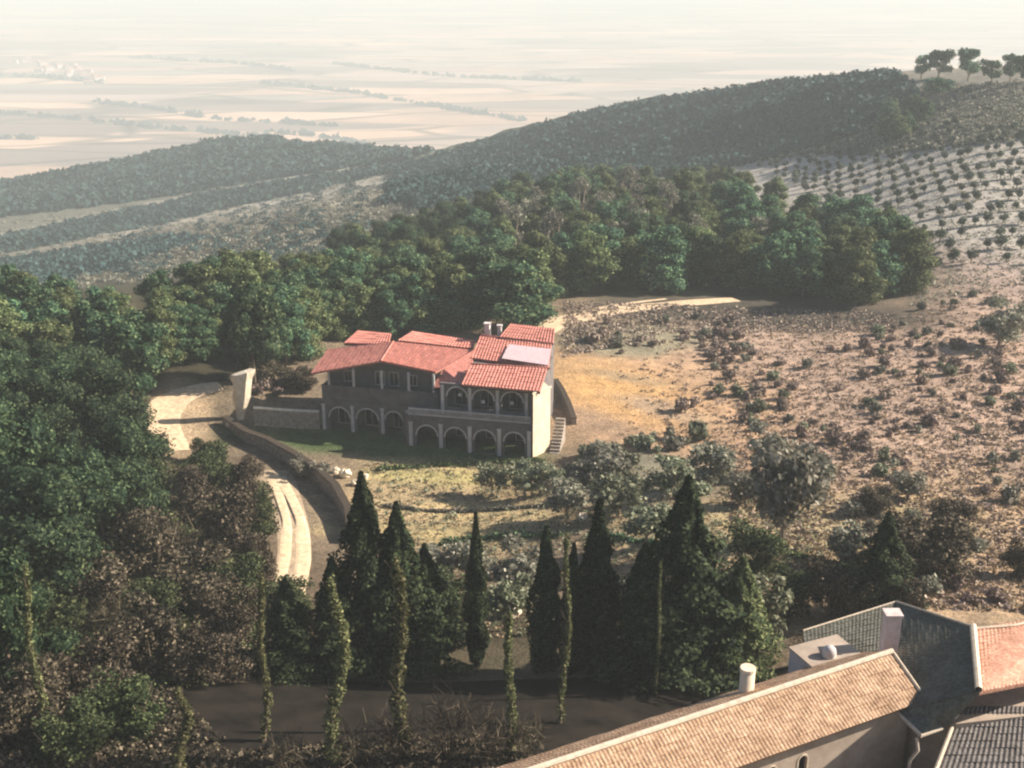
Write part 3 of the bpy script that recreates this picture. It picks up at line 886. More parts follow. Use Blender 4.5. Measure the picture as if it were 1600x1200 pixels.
# --- olive and grey trees on the terraces below the villa
lst = [(885,806,752,72,GREYS,'grey-green olive directly below the right end of the villa'), (965,808,745,84,OLIVES,'bushy olive right of the one below the villa'),
 (1045,780,712,84,OLIVES,'pale olive beside the pile of brushwood'), (1110,760,695,82,GREYS,'grey tree between two olives on the upper terrace'),
 (1225,852,700,130,GREYS,'grey-purple tree with dark leaning trunk on the grassy bank'), (1165,790,735,66,GREYS,'grey bushy tree left of the one with the leaning trunk'),
 (1010,850,790,78,OLIVES,'olive just behind the broad dark fir'), (940,745,700,70,GREYS,'small grey tree under the stair of the villa'),
 (820,775,722,66,OLIVES,'small green olive on the yellow terrace'), (770,772,722,56,OLIVES,'leftmost small green olive of the terrace row'),
 (860,770,725,50,OLIVES,'third small green olive of the terrace row'), (740,905,845,70,GREYS,'grey bush to the right of the lone cypress top'),
 (805,930,850,90,GREYS,'round grey bush between lone cypress and black cypresses'), (790,985,900,80,OLIVES,'low green bush behind the short ivy-clad trunk'),
 (1180,900,825,90,GREENS,'green bush right of the broad dark fir'), (1235,960,890,90,GREENS,'green bush behind the pale round pillar'),
 (1195,1000,905,90,OLIVES,'drooping pale-green bush over the end of the yard'), (1290,960,885,80,BROWNS,'russet bush above the lavender wall'),
 (1440,900,810,120,BROWNS,'brown bare-crowned tree right of the small fir'), (1330,960,900,70,BROWNS,'russet bush left of the pink chimney'),
 (1490,840,785,70,BROWNS,'small russet tree on the pink slope'), (1590,900,850,50,BROWNS,'brown tree at the right edge above the terracotta roof'),
 (1410,960,900,60,BROWNS,'low brown bush behind the grey roof'), (1560,540,470,80,GREYS,'dark round bush alone high on the right slope'),
 (1205,740,665,80,GREYS,'grey thicket tree on the upper bank'), (1270,770,715,70,GREYS,'low grey tree right of the leaning trunk'),
 (1365,800,760,50,BROWNS,'small brown bush on the open pink slope'),
 (340,765,700,66,GREENS,'green-brown bush in front of the stony verge'), (385,770,715,60,BROWNS,'brown bush at the top of the pale twin track'),
 (305,790,725,64,BROWNS,'straw-brown bush below the sandy turn'), (235,785,715,64,GREENS,'green bush at the foot of the shaded wood'),
 (395,850,770,80,GREENS,'leafy bush left of the twin track'), (350,860,760,100,BROWNS,'wide brown bush left of the track'),
 (405,905,830,70,BROWNS,'brown bush at the lower left side of the track'), (240,900,790,120,BROWNS,'spreading brown thicket below the shaded wood'),
 (170,860,760,120,GREENS,'dark olive-green bush under the shaded wood'), (90,900,800,130,GREENS,'large dark green bush at the left edge'),
 (150,980,880,130,BROWNS,'brown-green bush on the left slope'), (300,960,870,130,BROWNS,'broad ochre thicket in the lower left'),
 (240,1050,950,120,BROWNS,'ochre bush beside the bleached brushwood'), (60,1040,930,130,GREENS,'large olive-green bush at lower left'),
 (140,1120,1010,140,BROWNS,'ragged brown bush low on the left slope'), (330,1060,985,110,BROWNS,'ochre bush above the pale dry branch'),
 (40,1160,1050,130,BROWNS,'dark brown bush in the bottom left corner'), (20,760,650,120,GREENS,'dark bush at the left edge under the pines'),
 (360,1010,930,80,BROWNS,'brown bush left of the low black fir'), (470,745,712,36,GREYS,'grey bush on top of the stone retaining wall'),
 (500,752,718,36,GREYS,'second grey bush along the retaining wall'), (455,605,575,45,BROWNS,'reddish bush left of the villa'),
 (475,610,580,40,BROWNS,'pinkish-brown bush touching the left end of the villa'), (700,1000,900,90,GREENS,'dark green bush between two firs')]
for px, py, top, w, D, lab in lst:
    nm, cat = (('olive_tree', 'olive tree') if D is OLIVES else ('grey_tree', 'tree') if D is GREYS and 'tree' in lab else ('bush', 'bush'))
    spot_tree(nm, random.choice(D), px, py, top, w, lab, cat, bw=1.95, base_h=4.2)

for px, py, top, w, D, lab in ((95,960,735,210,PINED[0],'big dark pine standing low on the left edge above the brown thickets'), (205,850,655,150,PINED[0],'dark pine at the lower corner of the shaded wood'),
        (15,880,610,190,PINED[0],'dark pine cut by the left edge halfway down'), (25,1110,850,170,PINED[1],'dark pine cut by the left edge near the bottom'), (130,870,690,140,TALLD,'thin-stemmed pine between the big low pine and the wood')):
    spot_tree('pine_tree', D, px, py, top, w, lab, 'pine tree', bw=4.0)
for px, py, top, w, D, lab in ((455,965,900,90,GREENS,'green bush hiding the lower end of the twin track'), (370,960,880,90,GREENS,'dark evergreen bush left of the low black fir'),
        (200,1150,1060,120,GREENS,'dark evergreen bush at the bottom of the left slope'), (110,1190,1110,120,GREENS,'dark evergreen bush near the bottom left corner'),
        (318,722,690,40,GREENS,'dark round bush on the edge of the sandy turn'), (250,980,900,100,GREENS,'dark evergreen bush within the ochre thickets'),
        (1320,880,820,70,GREYS,'grey bush below the small pink slope bush'), (690,905,850,80,GREYS,'grey-green weeds bush left of the lone cypress'), (1420,780,735,60,GREYS,'small grey bush on the open slope')):
    spot_tree('bush', random.choice(D), px, py, top, w, lab, 'bush', bw=1.95, base_h=4.2)
PALE = [round_data(191 + i, MGREY, h=12, spread=2.6, trunk=.2, per=70, size=.26, nb=20) for i in range(3)]
X, Y, Zz = scatter_px([(720,400),(900,350),(1010,330),(1100,400),(1300,420),(900,450)], 16, 9, 77)
for i in range(len(X)):
    plant('grey_tree', random.choice(PALE), X[i], Y[i], 'pale grey leafless-looking tree standing among the dark pines of the big wood', 'tree', 'pale trees inside the big wood', 1.0 + .2 * random.random(), 1.0)
# --- leafless brush
for px, py, top, w, lab in ((215,905,835,80,'upright bundle of bare brown twigs on the left slope'), (275,880,815,90,'bare twiggy bush beside the upright one'),
        (330,930,860,100,'sprawling bare bush above the ochre thicket'), (170,1000,930,100,'bare bush leaning over the left slope'),
        (620,1195,1110,90,'bare twig bush at the foot of the thick ivy-clad trunk'), (700,1190,1080,110,'tall bleached twig bush on the near side of the yard'),
        (760,1195,1110,100,'bleached twigs beside the taller twig bush'), (560,1200,1130,90,'brown twigs between two ivy-clad trunks'),
        (820,1190,1120,80,'twigs at the left end of the tan roof'), (450,1210,1150,80,'low twigs at the bottom below the low black fir'),
        (1255,1035,985,60,'bare reddish twigs over the lavender wall'), (1090,1080,1050,70,'russet brush at the corner of the yard'),
        (1130,1075,1040,60,'russet brush left of the round pillar')):
    x, y, z = hit1(px, py)
    _, ry, rz = ray(px, top); h = CZ + float(rz / ry) * y - z
    o = link('bare_bush', random.choice(PTWIGS), None, (x, y, z))
    ww = w / FPX * math.hypot(y, CZ - z) / 3.4
    o.scale = (ww, ww, h / 3.0); o.rotation_euler[2] = random.random() * 6
    tag(o, lab, 'bare bush', 'leafless bushes')

# --- scrub on the right-hand slope, bush by bush; it stands in loose rows
def rows(poly, count, mind, seed): return scatter_px(poly, count, mind, seed, 60)
def bushes(poly, count, mind, seed, sets, size, label, group, name='scrub_bush', cat='bush', hv=.75):
    X, Y, Zz = scatter_px(poly, count * 3, mind, seed)
    k = fbm(X / 11, Y / 17, seed, 3) + .35 * rng.normal(size=len(X)); k = np.sort(np.argsort(-k)[:count]); X, Y, Zz = X[k], Y[k], Zz[k]
    for i in range(len(X)):
        if in_box(X[i], Y[i], 14) and not (name == 'x'): continue
        d = random.choice(sets); s = size * (.65 + hv * 1.4 * random.random() ** 1.5)
        o = link(name, d, None, (X[i], Y[i], Zz[i] - .05)); o.rotation_euler[2] = random.random() * 6.28
        o.scale = (s, s, s * (.8 + .5 * random.random())); tag(o, label, cat, group)
bushes([(1080,560),(1300,520),(1620,430),(1620,780),(1350,760),(1160,690),(1060,640)], 175, 1.6, 21, SHR_P * 2 + SHR_G + SHR_O, .86, 'purple-brown scrub bush on the bare pink slope right of the villa', 'scrub bushes on the pink slope')
bushes([(400,585),(490,575),(495,625),(400,640)], 12, 1.8, 26, SHR_P + [BROWNS[0][1]], .8, 'pinkish-brown bush in the patch left of the villa', 'bushes left of the villa')
bushes([(930,545),(1120,520),(1160,600),(1060,650),(1080,585),(930,560)], 18, 1.8, 22, SHR_P, .9, 'small dark bush beside the golden grass patch', 'bushes round the golden patch')
bushes([(880,500),(1060,485),(1170,510),(1150,540),(900,545)], 24, 2.2, 23, SHR_G + SHR_P, 1.0, 'low grey bush between the dirt road and the golden grass', 'bushes below the dirt road')
bushes([(1260,780),(1620,760),(1620,960),(1440,930),(1290,890)], 30, 2.6, 24, SHR_P + SHR_G, .8, 'small brown bush on the sunny bank behind the near roofs', 'bushes on the sunny bank')
bushes([(880,690),(1080,680),(1160,720),(1100,780),(900,770),(870,720)], 38, 1.8, 25, SHR_G + SHR_O, 1.1, 'grey-green bush in the thicket below the villa end', 'thicket below the villa end')

# --- the olive grove: rows of small round trees on the upper right slope
OLS = []
for i in range(4):
    me_ = OLIVES[i][1]
def olive_small(seed):
    r = random.Random(seed); bl = []
    for i in range(7):
        a = i * 2.4; q = .7 * r.random(); s = .55 + .35 * r.random()
        bl.append((q * math.cos(a), q * math.sin(a), 1.3 + .8 * r.random(), s, s * .85))
    cm = crown_mesh('olive_crown', bl, 70, .3, MGROVE, seed, fill=.5, cf=.65)
    m = MB(); m.tube([(0, 0, -.3), (.05, .05, .7), (.1, 0, 1.4)], [.16, .12, .07], 6)
    return m.mesh('olive_trunk', MTRUNK), cm
OS = [olive_small(141 + i) for i in range(4)]
cnt = 0
ru, rv = Vector((math.cos(R(-14)), math.sin(R(-14)))), Vector((math.sin(R(14)), math.cos(R(14))))
cand = []
for a in range(-60, 90):
    for b_ in range(0, 26):
        x = 60 + ru.x * a * 3.5 + rv.x * b_ * 11.5; y = 235 + ru.y * a * 3.5 + rv.y * b_ * 11.5
        x += random.gauss(0, .5); y += random.gauss(0, .6)
        if y < 200: continue
        z = float(gz(x, y)); px, py = proj(x, y, z)
        left = 1405 - (440 - py) * .85 if py > 330 else 1310 - (330 - py) * 1.9
        if py < 235: left = 1130 + (235 - py) * 5
        if left < px < 1625 and 195 < py < 430 and random.random() > .08:
            cand.append((y, x, z))
cand.sort()
for y, x, z in cand[:292]:
    s = .8 + .4 * random.random()
    o = thing('olive_tree', (x, y, z), 'small round olive tree in the rows of the hillside grove', 'olive tree', 'olive trees of the hillside grove', random.random() * 6)
    o.scale = (s, s, s * .95)
    d = random.choice(OS); link('trunk', d[0], o); link('crown', d[1], o)
print('olives', len(cand))

# --- cover nobody could count: tufts, scrub, far woods
def mass(name, X, Y, Zz, per, hgt, rad, size, material, seed, label, flat=.5):
    r = np.random.default_rng(seed)
    n = len(X)
    s = (.6 + .8 * r.random(n))
    idx = np.repeat(np.arange(n), per)
    d = r.normal(size=(len(idx), 3)); d /= np.linalg.norm(d, axis=1)[:, None]; d[:, 2] = np.abs(d[:, 2])
    q = (.55 + .45 * r.random(len(idx)))
    sc = s[idx] * q
    C = np.stack([X[idx] + d[:, 0] * rad * sc, Y[idx] + d[:, 1] * rad * sc, Zz[idx] + d[:, 2] * hgt * sc - .05], 1)
    V, F, rn = leaves(C, d, np.full(len(idx), size) * s[idx], 1.4, .5, seed)
    o = link(name, mk_mesh(name, V, F, material, rnd=rn))
    tag(o, label, None, None, 'stuff')
    return o
slope = [(880,545),(1030,535),(1100,515),(1400,500),(1620,430),(1620,960),(1450,950),(1200,900),(1150,830),(1100,700),(900,690)]
X, Y, Zz = scatter_px(slope, 6000, 0, 31, 3)
def fade(X, Y, Zz, seed):
    px, py = proj(X, Y, Zz); r = np.random.default_rng(seed)
    w = np.clip((px - 960 - 60 * fbm(X / 8, Y / 8, seed, 2)) / 260, 0, 1); w = np.where((py > 540) & (py < 700), w, 1)
    k = r.random(len(X)) < w; return X[k], Y[k], Zz[k]
X, Y, Zz = fade(X, Y, Zz, 5)
mass('undergrowth', X, Y, Zz, 8, .3, .5, .2, MSCRUB, 32, 'low purple-brown scrub covering the right-hand slope')
X, Y, Zz = scatter_px(slope, 5000, 0, 33, 3)
X, Y, Zz = fade(X, Y, Zz, 6)
mass('dry_grass', X, Y, Zz, 7, .3, .45, .2, MDRY, 34, 'dry grass between the scrub of the right-hand slope')
X, Y, Zz = scatter_px([(1120,250),(1350,200),(1420,130),(1620,130),(1620,440),(1430,480),(1380,380),(1300,320)], 3200, 0, 35, 3)
mass('grey_undergrowth', X, Y, Zz, 6, .3, .9, .3, MGREY, 36, 'grey weeds on the ground of the olive grove')
X, Y, Zz = scatter_px([(570,715),(860,718),(1180,740),(1300,840),(1240,980),(700,1000),(570,900),(560,780)], 5000, 0, 37, 3)
mass('meadow_grass', X, Y, Zz, 7, .16, .4, .14, MDRY, 38, 'yellow-green grass of the terraces below the villa')
X, Y, Zz = scatter_px([(570,715),(860,718),(1180,740),(1300,840),(1240,980),(700,1000),(570,900),(560,780)], 1200, 0, 47, 3)
mass('green_weeds', X, Y, Zz, 9, .5, .5, .2, MOLIVE, 48, 'green weeds of the terraces below the villa')
X, Y, Zz = scatter_px([(880,470),(1400,490),(1380,520),(1050,520),(880,560)], 1800, 0, 39, 3)
mass('road_bank_weeds', X, Y, Zz, 9, .4, .8, .24, MSCRUB, 40, 'grey-brown weeds between the wood and the golden slope')
X, Y, Zz = scatter_px([(-60,760),(300,720),(420,760),(400,930),(440,1040),(240,1050),(380,1210),(-60,1210)], 3000, 0, 41, 3)
mass('left_undergrowth', X, Y, Zz, 26, .7, .7, .14, MBROWN, 42, 'tangled brown undergrowth of the lower left slope')
X, Y, Zz = scatter_px([(-60,760),(300,720),(420,760),(400,930),(440,1040),(-60,1150)], 1800, 0, 43, 3)
mass('left_green_undergrowth', X, Y, Zz, 34, .9, .8, .14, MPINE2, 44, 'green weeds among the brown undergrowth on the left')
X, Y, Zz = scatter_px([(380,1180),(600,1160),(840,1150),(820,1230),(380,1240)], 900, 0, 45, 3)
mass('yard_edge_brush', X, Y, Zz, 12, .5, .6, .2, MBROWN, 46, 'brown brush along the near edge of the dark yard')
# far woods on the ridge and the low hills
def far_mass(name, poly, cnt, seed, hgt, rad, size, material, label, thr=None):
    X, Y, Zz = scatter_px(poly, cnt, 0, seed, 4); k = Y < 1330; X, Y, Zz = X[k], Y[k], Zz[k]
    if thr is not None:
        k = fbm(X / (Y * .05), Y / (Y * .1) * 30, seed, 3) > thr; X, Y, Zz = X[k], Y[k], Zz[k]
    mass(name, X, Y, Zz, 24, hgt, rad, size, material, seed + 1, label)
far_mass('ridge_woods', [(620,262),(700,240),(800,209),(900,182),(1000,162),(1200,134),(1400,117),(1430,150),(1330,215),(1200,250),(1000,262),(800,300),(600,320)], 9000, 151, 3.2, 3.4, 1.15, MFAR, 'far dark woods covering the long ridge')
far_mass('hill_woods', [(-40,296),(200,252),(330,222),(420,216),(560,224),(680,232),(640,250),(420,280),(200,315),(-40,345)], 4200, 153, 4, 4, 2.0, MFAR, 'woods on the farthest low hills')
far_mass('valley_woods', [(-40,385),(150,342),(350,300),(560,268),(640,262),(480,300),(350,325),(250,350),(120,374),(-40,402)], 3600, 155, 3.2, 3.6, 1.5, MFAR, 'dark wood in the long fold of the lower hills')
far_mass('slope_woods', [(-40,418),(100,396),(250,372),(330,372),(200,412),(80,445),(-40,460)], 1800, 163, 2.6, 3, 1.1, MFAR, 'dark wood on the slope just beyond the pines')
far_mass('far_slope_woods', [(600,290),(720,262),(900,240),(1060,250),(1180,255),(950,290),(800,300),(660,330)], 3000, 165, 3.4, 3.4, 1.2, MFAR, 'teal wood between the big pine wood and the long ridge')
far_mass('hillside_scrub', [(-40,350),(640,270),(800,300),(700,380),(400,420),(-40,470)], 2600, 157, 1.2, 2.0, .5, MGREY, 'grey scrub dotted over the lower hills')
far_mass('dark_hillside_scrub', [(-40,350),(640,270),(800,300),(700,380),(400,420),(-40,470)], 1500, 159, 1.6, 2.2, .7, MFAR, 'dark bushes dotted over the lower hills', .05)
far_mass('crest_scrub', [(1180,250),(1330,215),(1430,140),(1620,128),(1620,215),(1400,240)], 2200, 161, 1.2, 1.7, .5, MGREY, 'grey scrub near the hilltop')

# ------------------------------------------------------------------ tiled roof pieces
def tile_roof(mb, a, b_, c, d, pitch=.25, rowlen=.45, amp=.045, t=.16):
    """a,b_ eave corners, c,d ridge corners (c above b_): barrel tiles as real ribs on a slab"""
    a, b_, c, d = map(Vector, (a, b_, c, d))
    nn = (b_ - a).cross(d - a).normalized()
    if nn.z < 0: nn = -nn
    L = max((b_ - a).length, (c - d).length); H = max((d - a).length, (c - b_).length)
    nu = int(L / pitch) * 4 + 1; nr = max(2, int(H / rowlen))
    V = []; F = []
    for i in range(nr):
        for e in (0, 1):
            v = (i + e) / nr
            p0 = a.lerp(d, v); p1 = b_.lerp(c, v)
            lift = .035 * (1 - e)
            for j in range(nu + 1):
                u = j / nu
                q = p0.lerp(p1, u) + nn * (lift + .010 * math.sin(j // 4 * 7.13 + i * 3.7) + .008 * math.sin(j // 4 * 12.9 + i * 78.2) + amp * (.5 + .5 * math.cos(2 * math.pi * j / 4)))
                V.append(tuple(q))
    w = nu + 1
    for i in range(2 * nr - 1):
        for j in range(nu): F.append((i * w + j, i * w + j + 1, (i + 1) * w + j + 1, (i + 1) * w + j))
    mb.add(V, F)
    mb.slab(a - nn * .012, b_ - nn * .012, c - nn * .012, d - nn * .012, t)

# ------------------------------------------------------------------ the villa
villa = thing('villa', VO, 'long white villa with red tiled roofs and arcades on the wooded hill', 'villa', rz=-VA)
def VT(v):                                   # wall facing the camera at depth v
    return lambda a, b_, c: (a, v - c, b_)
# arcades and walls
m = MB()
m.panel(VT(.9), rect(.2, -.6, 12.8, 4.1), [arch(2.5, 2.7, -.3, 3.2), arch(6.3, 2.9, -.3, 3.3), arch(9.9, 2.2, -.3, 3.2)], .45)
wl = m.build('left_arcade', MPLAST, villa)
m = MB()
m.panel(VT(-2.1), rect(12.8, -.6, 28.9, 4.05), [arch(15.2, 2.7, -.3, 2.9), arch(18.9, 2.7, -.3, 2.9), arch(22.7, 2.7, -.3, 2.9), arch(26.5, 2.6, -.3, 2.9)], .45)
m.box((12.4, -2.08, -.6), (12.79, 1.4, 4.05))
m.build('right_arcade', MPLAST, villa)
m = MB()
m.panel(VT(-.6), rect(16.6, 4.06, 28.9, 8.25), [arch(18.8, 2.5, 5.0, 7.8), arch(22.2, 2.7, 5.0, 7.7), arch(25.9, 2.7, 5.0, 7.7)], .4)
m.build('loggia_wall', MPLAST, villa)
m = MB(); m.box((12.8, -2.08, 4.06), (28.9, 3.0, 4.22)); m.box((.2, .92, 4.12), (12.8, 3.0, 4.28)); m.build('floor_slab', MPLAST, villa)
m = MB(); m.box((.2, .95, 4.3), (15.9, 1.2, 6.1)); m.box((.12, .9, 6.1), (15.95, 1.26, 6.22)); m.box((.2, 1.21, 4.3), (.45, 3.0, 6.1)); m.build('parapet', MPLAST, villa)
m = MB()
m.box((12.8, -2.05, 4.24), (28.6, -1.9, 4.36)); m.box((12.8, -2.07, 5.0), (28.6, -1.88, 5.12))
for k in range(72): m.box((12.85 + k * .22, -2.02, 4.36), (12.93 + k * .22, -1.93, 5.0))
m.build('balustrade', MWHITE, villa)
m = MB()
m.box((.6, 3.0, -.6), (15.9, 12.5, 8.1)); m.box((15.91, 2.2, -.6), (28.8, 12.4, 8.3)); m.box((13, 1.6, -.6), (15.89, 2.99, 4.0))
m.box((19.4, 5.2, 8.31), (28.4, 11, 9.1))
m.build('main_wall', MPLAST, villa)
# gable wall in the upper floor of the left wing
m = MB(); m.add([(.6, 2.9, 8.0), (15.6, 2.9, 8.0), (8.5, 2.9, 9.75)], [(0, 1, 2)]); m.add([(.6, 3.0, 8.0), (15.6, 3.0, 8.0), (8.5, 3.0, 9.75)], [(0, 2, 1)]); m.build('gable', MPLAST, villa)
# posts of the upper gallery
for u in (1.2, 4.6, 8.4, 12.0, 15.3):
    m = MB(); m.box((u - .14, 1.0, 6.22), (u + .14, 1.24, 8.35 if u < 3 else 8.7)); m.build('gallery_post', MWHITE, villa)
# pilasters between the arches
for u, v, z1 in ((.35, .9, 4.1), (4.3, .9, 4.1), (8.4, .9, 4.1), (11.8, .9, 4.1)):
    m = MB(); m.box((u - .2, v - .16, -.6), (u + .2, v - .002, 3.4)); m.box((u - .26, v - .2, 3.4), (u + .26, v - .002, 3.6)); m.build('pilaster', MWHITE, villa)
for u in (13.1, 17.05, 20.8, 24.6, 28.4):
    m = MB(); m.box((u - .22, -2.28, -.6), (u + .22, -2.102, 3.1)); m.box((u - .28, -2.32, 3.1), (u + .28, -2.102, 3.3)); m.build('pilaster', MWHITE, villa)
for u in (16.95, 20.5, 24.05, 27.75):
    m = MB(); m.box((u - .2, -.78, 4.23), (u + .2, -.602, 8.0)); m.build('loggia_pillar', MWHITE, villa)
def ring(v, cx, w, z1, zs0):
    m = MB(); o1 = arch(cx, w + .36, zs0, z1 + .18); i1 = arch(cx, w, zs0 - .01, z1)
    n_ = len(o1) - 2; V = []; F = []
    for k in range(2, len(o1)):
        for p in (o1[k], i1[k]):
            V += [(p[0], v - .06, p[1]), (p[0], v - .002, p[1])]
    for k in range(n_ - 1):
        a = k * 4; b_ = a + 4
        F += [(a, b_, b_ + 2, a + 2), (a, a + 1, b_ + 1, b_), (a + 2, b_ + 2, b_ + 3, a + 3)]
    m.add(V, F); m.build('arch_surround', MWHITE, villa)
for cx_, w_, z1_ in ((2.5, 2.7, 3.2), (6.3, 2.9, 3.3), (9.9, 2.2, 3.2)): ring(.9, cx_, w_, z1_, .4)
for cx_, w_, z1_ in ((15.2, 2.7, 2.9), (18.9, 2.7, 2.9), (22.7, 2.7, 2.9), (26.5, 2.6, 2.9)): ring(-2.1, cx_, w_, z1_, .2)
for cx_, w_, z1_ in ((18.8, 2.5, 7.8), (22.2, 2.7, 7.7), (25.9, 2.7, 7.7)): ring(-.6, cx_, w_, z1_, 5.2)
# windows behind the arcades and on the upper floor
def window(v, x0, x1, z0, z1, fr=MWHITE):
    m = MB(); w = .09
    for a, b_ in (((x0, v - .07, z0), (x0 + w, v - .004, z1)), ((x1 - w, v - .07, z0), (x1, v - .004, z1)), ((x0 + w, v - .07, z0), (x1 - w, v - .004, z0 + w)), ((x0 + w, v - .07, z1 - w), (x1 - w, v - .004, z1)),
                  (((x0 + x1) / 2 - .03, v - .065, z0 + w), ((x0 + x1) / 2 + .03, v - .006, z1 - w))): m.box(a, b_)
    f = m.build('window', fr, villa)
    m = MB(); m.box((x0 + w, v - .03, z0 + w), (x1 - w, v - .008, z1 - w)); m.build('pane', MGLASS, f)
for x0, x1, z0, z1 in ((1.6, 3.4, .2, 2.4), (5.3, 7.2, .2, 2.5), (9.2, 10.6, .2, 2.4), (2.6, 3.8, 6.2, 7.7), (6.9, 8.2, 6.0, 7.9), (8.8, 10.1, 6.0, 7.9), (11.4, 12.6, 6.2, 7.7)): window(3.0, x0, x1, z0, z1)
for x0, x1, z0, z1 in ((17.9, 19.7, .1, 2.4), (21.9, 23.5, .1, 2.4), (25.8, 27.3, .1, 2.4), (17.8, 19.8, 4.4, 7.2), (21.2, 23.2, 4.4, 7.2), (25.0, 26.9, 4.4, 7.2)): window(2.2, x0, x1, z0, z1)
# white globes hanging on cords in the loggia openings
for u, z in ((19.3, 7.0), (22.3, 6.3), (26.0, 6.4)):
    m = MB(); V = []; F = []
    for i in range(7):
        th = math.pi * i / 6
        for j in range(8): V.append((u + .26 * math.sin(th) * math.cos(j * math.pi / 4), -1.0 + .26 * math.sin(th) * math.sin(j * math.pi / 4), z + .26 * math.cos(th)))
    for i in range(6):
        for j in range(8): F.append((i * 8 + j, (i + 1) * 8 + j, (i + 1) * 8 + (j + 1) % 8, i * 8 + (j + 1) % 8))
    m.add(V, F); lp = m.build('white_globe', MWHITE, villa, True)
    m = MB(); m.tube([(u, -1.0, z + .25), (u, -1.0, 8.5)], [.015, .015], 5); m.build('globe_cord', MDARK, lp)
# the sunlit end of the house: a splayed wall
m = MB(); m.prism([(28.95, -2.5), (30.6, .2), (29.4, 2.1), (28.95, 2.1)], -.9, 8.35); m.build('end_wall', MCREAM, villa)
m = MB(); m.prism([(28.88, -2.64), (30.75, .2), (30.6, .6), (28.88, -2.2)], 8.352, 8.5); m.build('coping', MCREAM, villa)
# steps at the right flank
m = MB()
for k in range(12): m.box((30.75, 3.2 - k * .42, -.9), (32.0, 3.6 - k * .42, 3.1 - k * .3))
m.build('outside_stair', MSTONE, villa)
# roofs
def roof(name, a, b_, c, d, material=MRED, fascia=True, **kw):
    kw.setdefault('pitch', .42); kw.setdefault('amp', .09); kw.setdefault('rowlen', .6)
    m = MB(); tile_roof(m, a, b_, c, d, **kw); r_ = m.build(name, material, villa)
    if fascia:
        a, b_, = Vector(a), Vector(b_); n2 = (b_ - a).cross(Vector((0, 0, 1))).normalized()
        m = MB(); m.add([tuple(a - Vector((0,0,.34)) + n2*.0), tuple(b_ - Vector((0,0,.34))), tuple(b_ - Vector((0,0,.17))), tuple(a - Vector((0,0,.17))),
               tuple(a - Vector((0,0,.34)) - n2*.08), tuple(b_ - Vector((0,0,.34)) - n2*.08), tuple(b_ - Vector((0,0,.17)) - n2*.08), tuple(a - Vector((0,0,.17)) - n2*.08)],
               [(0,1,2,3),(4,7,6,5),(0,4,5,1),(3,2,6,7),(0,3,7,4),(1,5,6,2)]); m.build('fascia', MDARK, r_)
    return r_
def cap(p, q, r_=.13, parent=None, material=MCAP, name='ridge_cap'):
    m = MB(); m.tube([p, q], [r_, r_], 8, False); return m.build(name, material, parent)
# left wing: low gable, ridge running back
rA = roof('roof', (-1.6, 8.6, 8.35), (-.4, -.9, 8.35), (8.45, .9, 10.0), (7.6, 9.0, 10.0))
rB = roof('roof', (15.6, 1.2, 8.95), (18.7, 9.7, 9.3), (7.62, 9.0, 10.0), (8.47, .9, 10.0))
cap((8.46, .85, 10.08), (7.6, 9.0, 10.08), .12, rA, MRED)
# raised back gables behind the wing
rG = roof('roof', (.6, 9.1, 9.3), (7.0, 8.7, 9.7), (6.4, 11.8, 10.2), (1.6, 12.2, 10.2))
rH = roof('roof', (8.2, 9.2, 10.15), (18.4, 9.9, 9.5), (18.0, 12.6, 9.7), (9.4, 12.2, 10.6))
# steep shaded roof face between the wing and the right part
rC = roof('roof', (15.2, 1.0, 6.9), (19.9, .1, 7.7), (19.0, 8.8, 9.9), (16.2, 3.0, 8.8))
# right part: two stepped slopes facing the garden
rE = roof('roof', (19.7, -1.5, 8.55), (29.7, -1.9, 8.55), (29.5, 3.9, 9.6), (19.7, 3.6, 9.5))
rD = roof('roof', (19.0, 6.4, 9.35), (29.6, 4.2, 9.56), (28.8, 10.8, 10.5), (18.8, 12.6, 10.5))
m = MB(); m.box((19.8, 3.7, 8.3), (29.2, 3.9, 9.3)); m.build('clerestory_wall', MDARK, villa)
rF = roof('roof', (21.6, 11.9, 10.7), (29.0, 10.9, 10.7), (28.6, 14.2, 11.6), (22.4, 15.2, 11.6))
m = MB(); m.box((21.6, 12.3, -.5), (28.4, 15.0, 10.6)); m.build('back_wall', MPLAST, villa)
m = MB(); m.slab((23.2, 5.75, 9.86), (29.5, 4.5, 9.80), (29.0, 9.1, 10.46), (23.2, 9.9, 10.46), .03); m.build('roof_highlight_sheet', MPALE, rD)  # added pale slab, puts the highlight on this roof slope into colour
cap((19.7, 3.62, 9.6), (29.9, 3.92, 9.6), .13, rE, MRED)
cap((18.8, 12.6, 10.6), (28.8, 10.8, 10.6), .13, rD, MRED)
m = MB(); m.box((19.2, 12.9, 9.0), (19.9, 13.6, 12.0)); m.box((19.1, 12.8, 12.0), (20.0, 13.7, 12.15)); ch = m.build('chimney', MWHITE, villa)
m = MB(); m.box((20.9, 13.4, 9.0), (21.4, 13.9, 11.7)); m.box((20.8, 13.3, 11.7), (21.5, 14.0, 11.85)); m.build('chimney', MWHITE, villa)
m = MB(); m.tube([(20.3, 12.0, 10.3), (20.3, 12.0, 12.6)], [.03, .03], 5); m.tube([(19.9, 12.0, 12.3), (20.7, 12.0, 12.3)], [.02, .02], 5); m.build('aerial', MWHITE, villa)

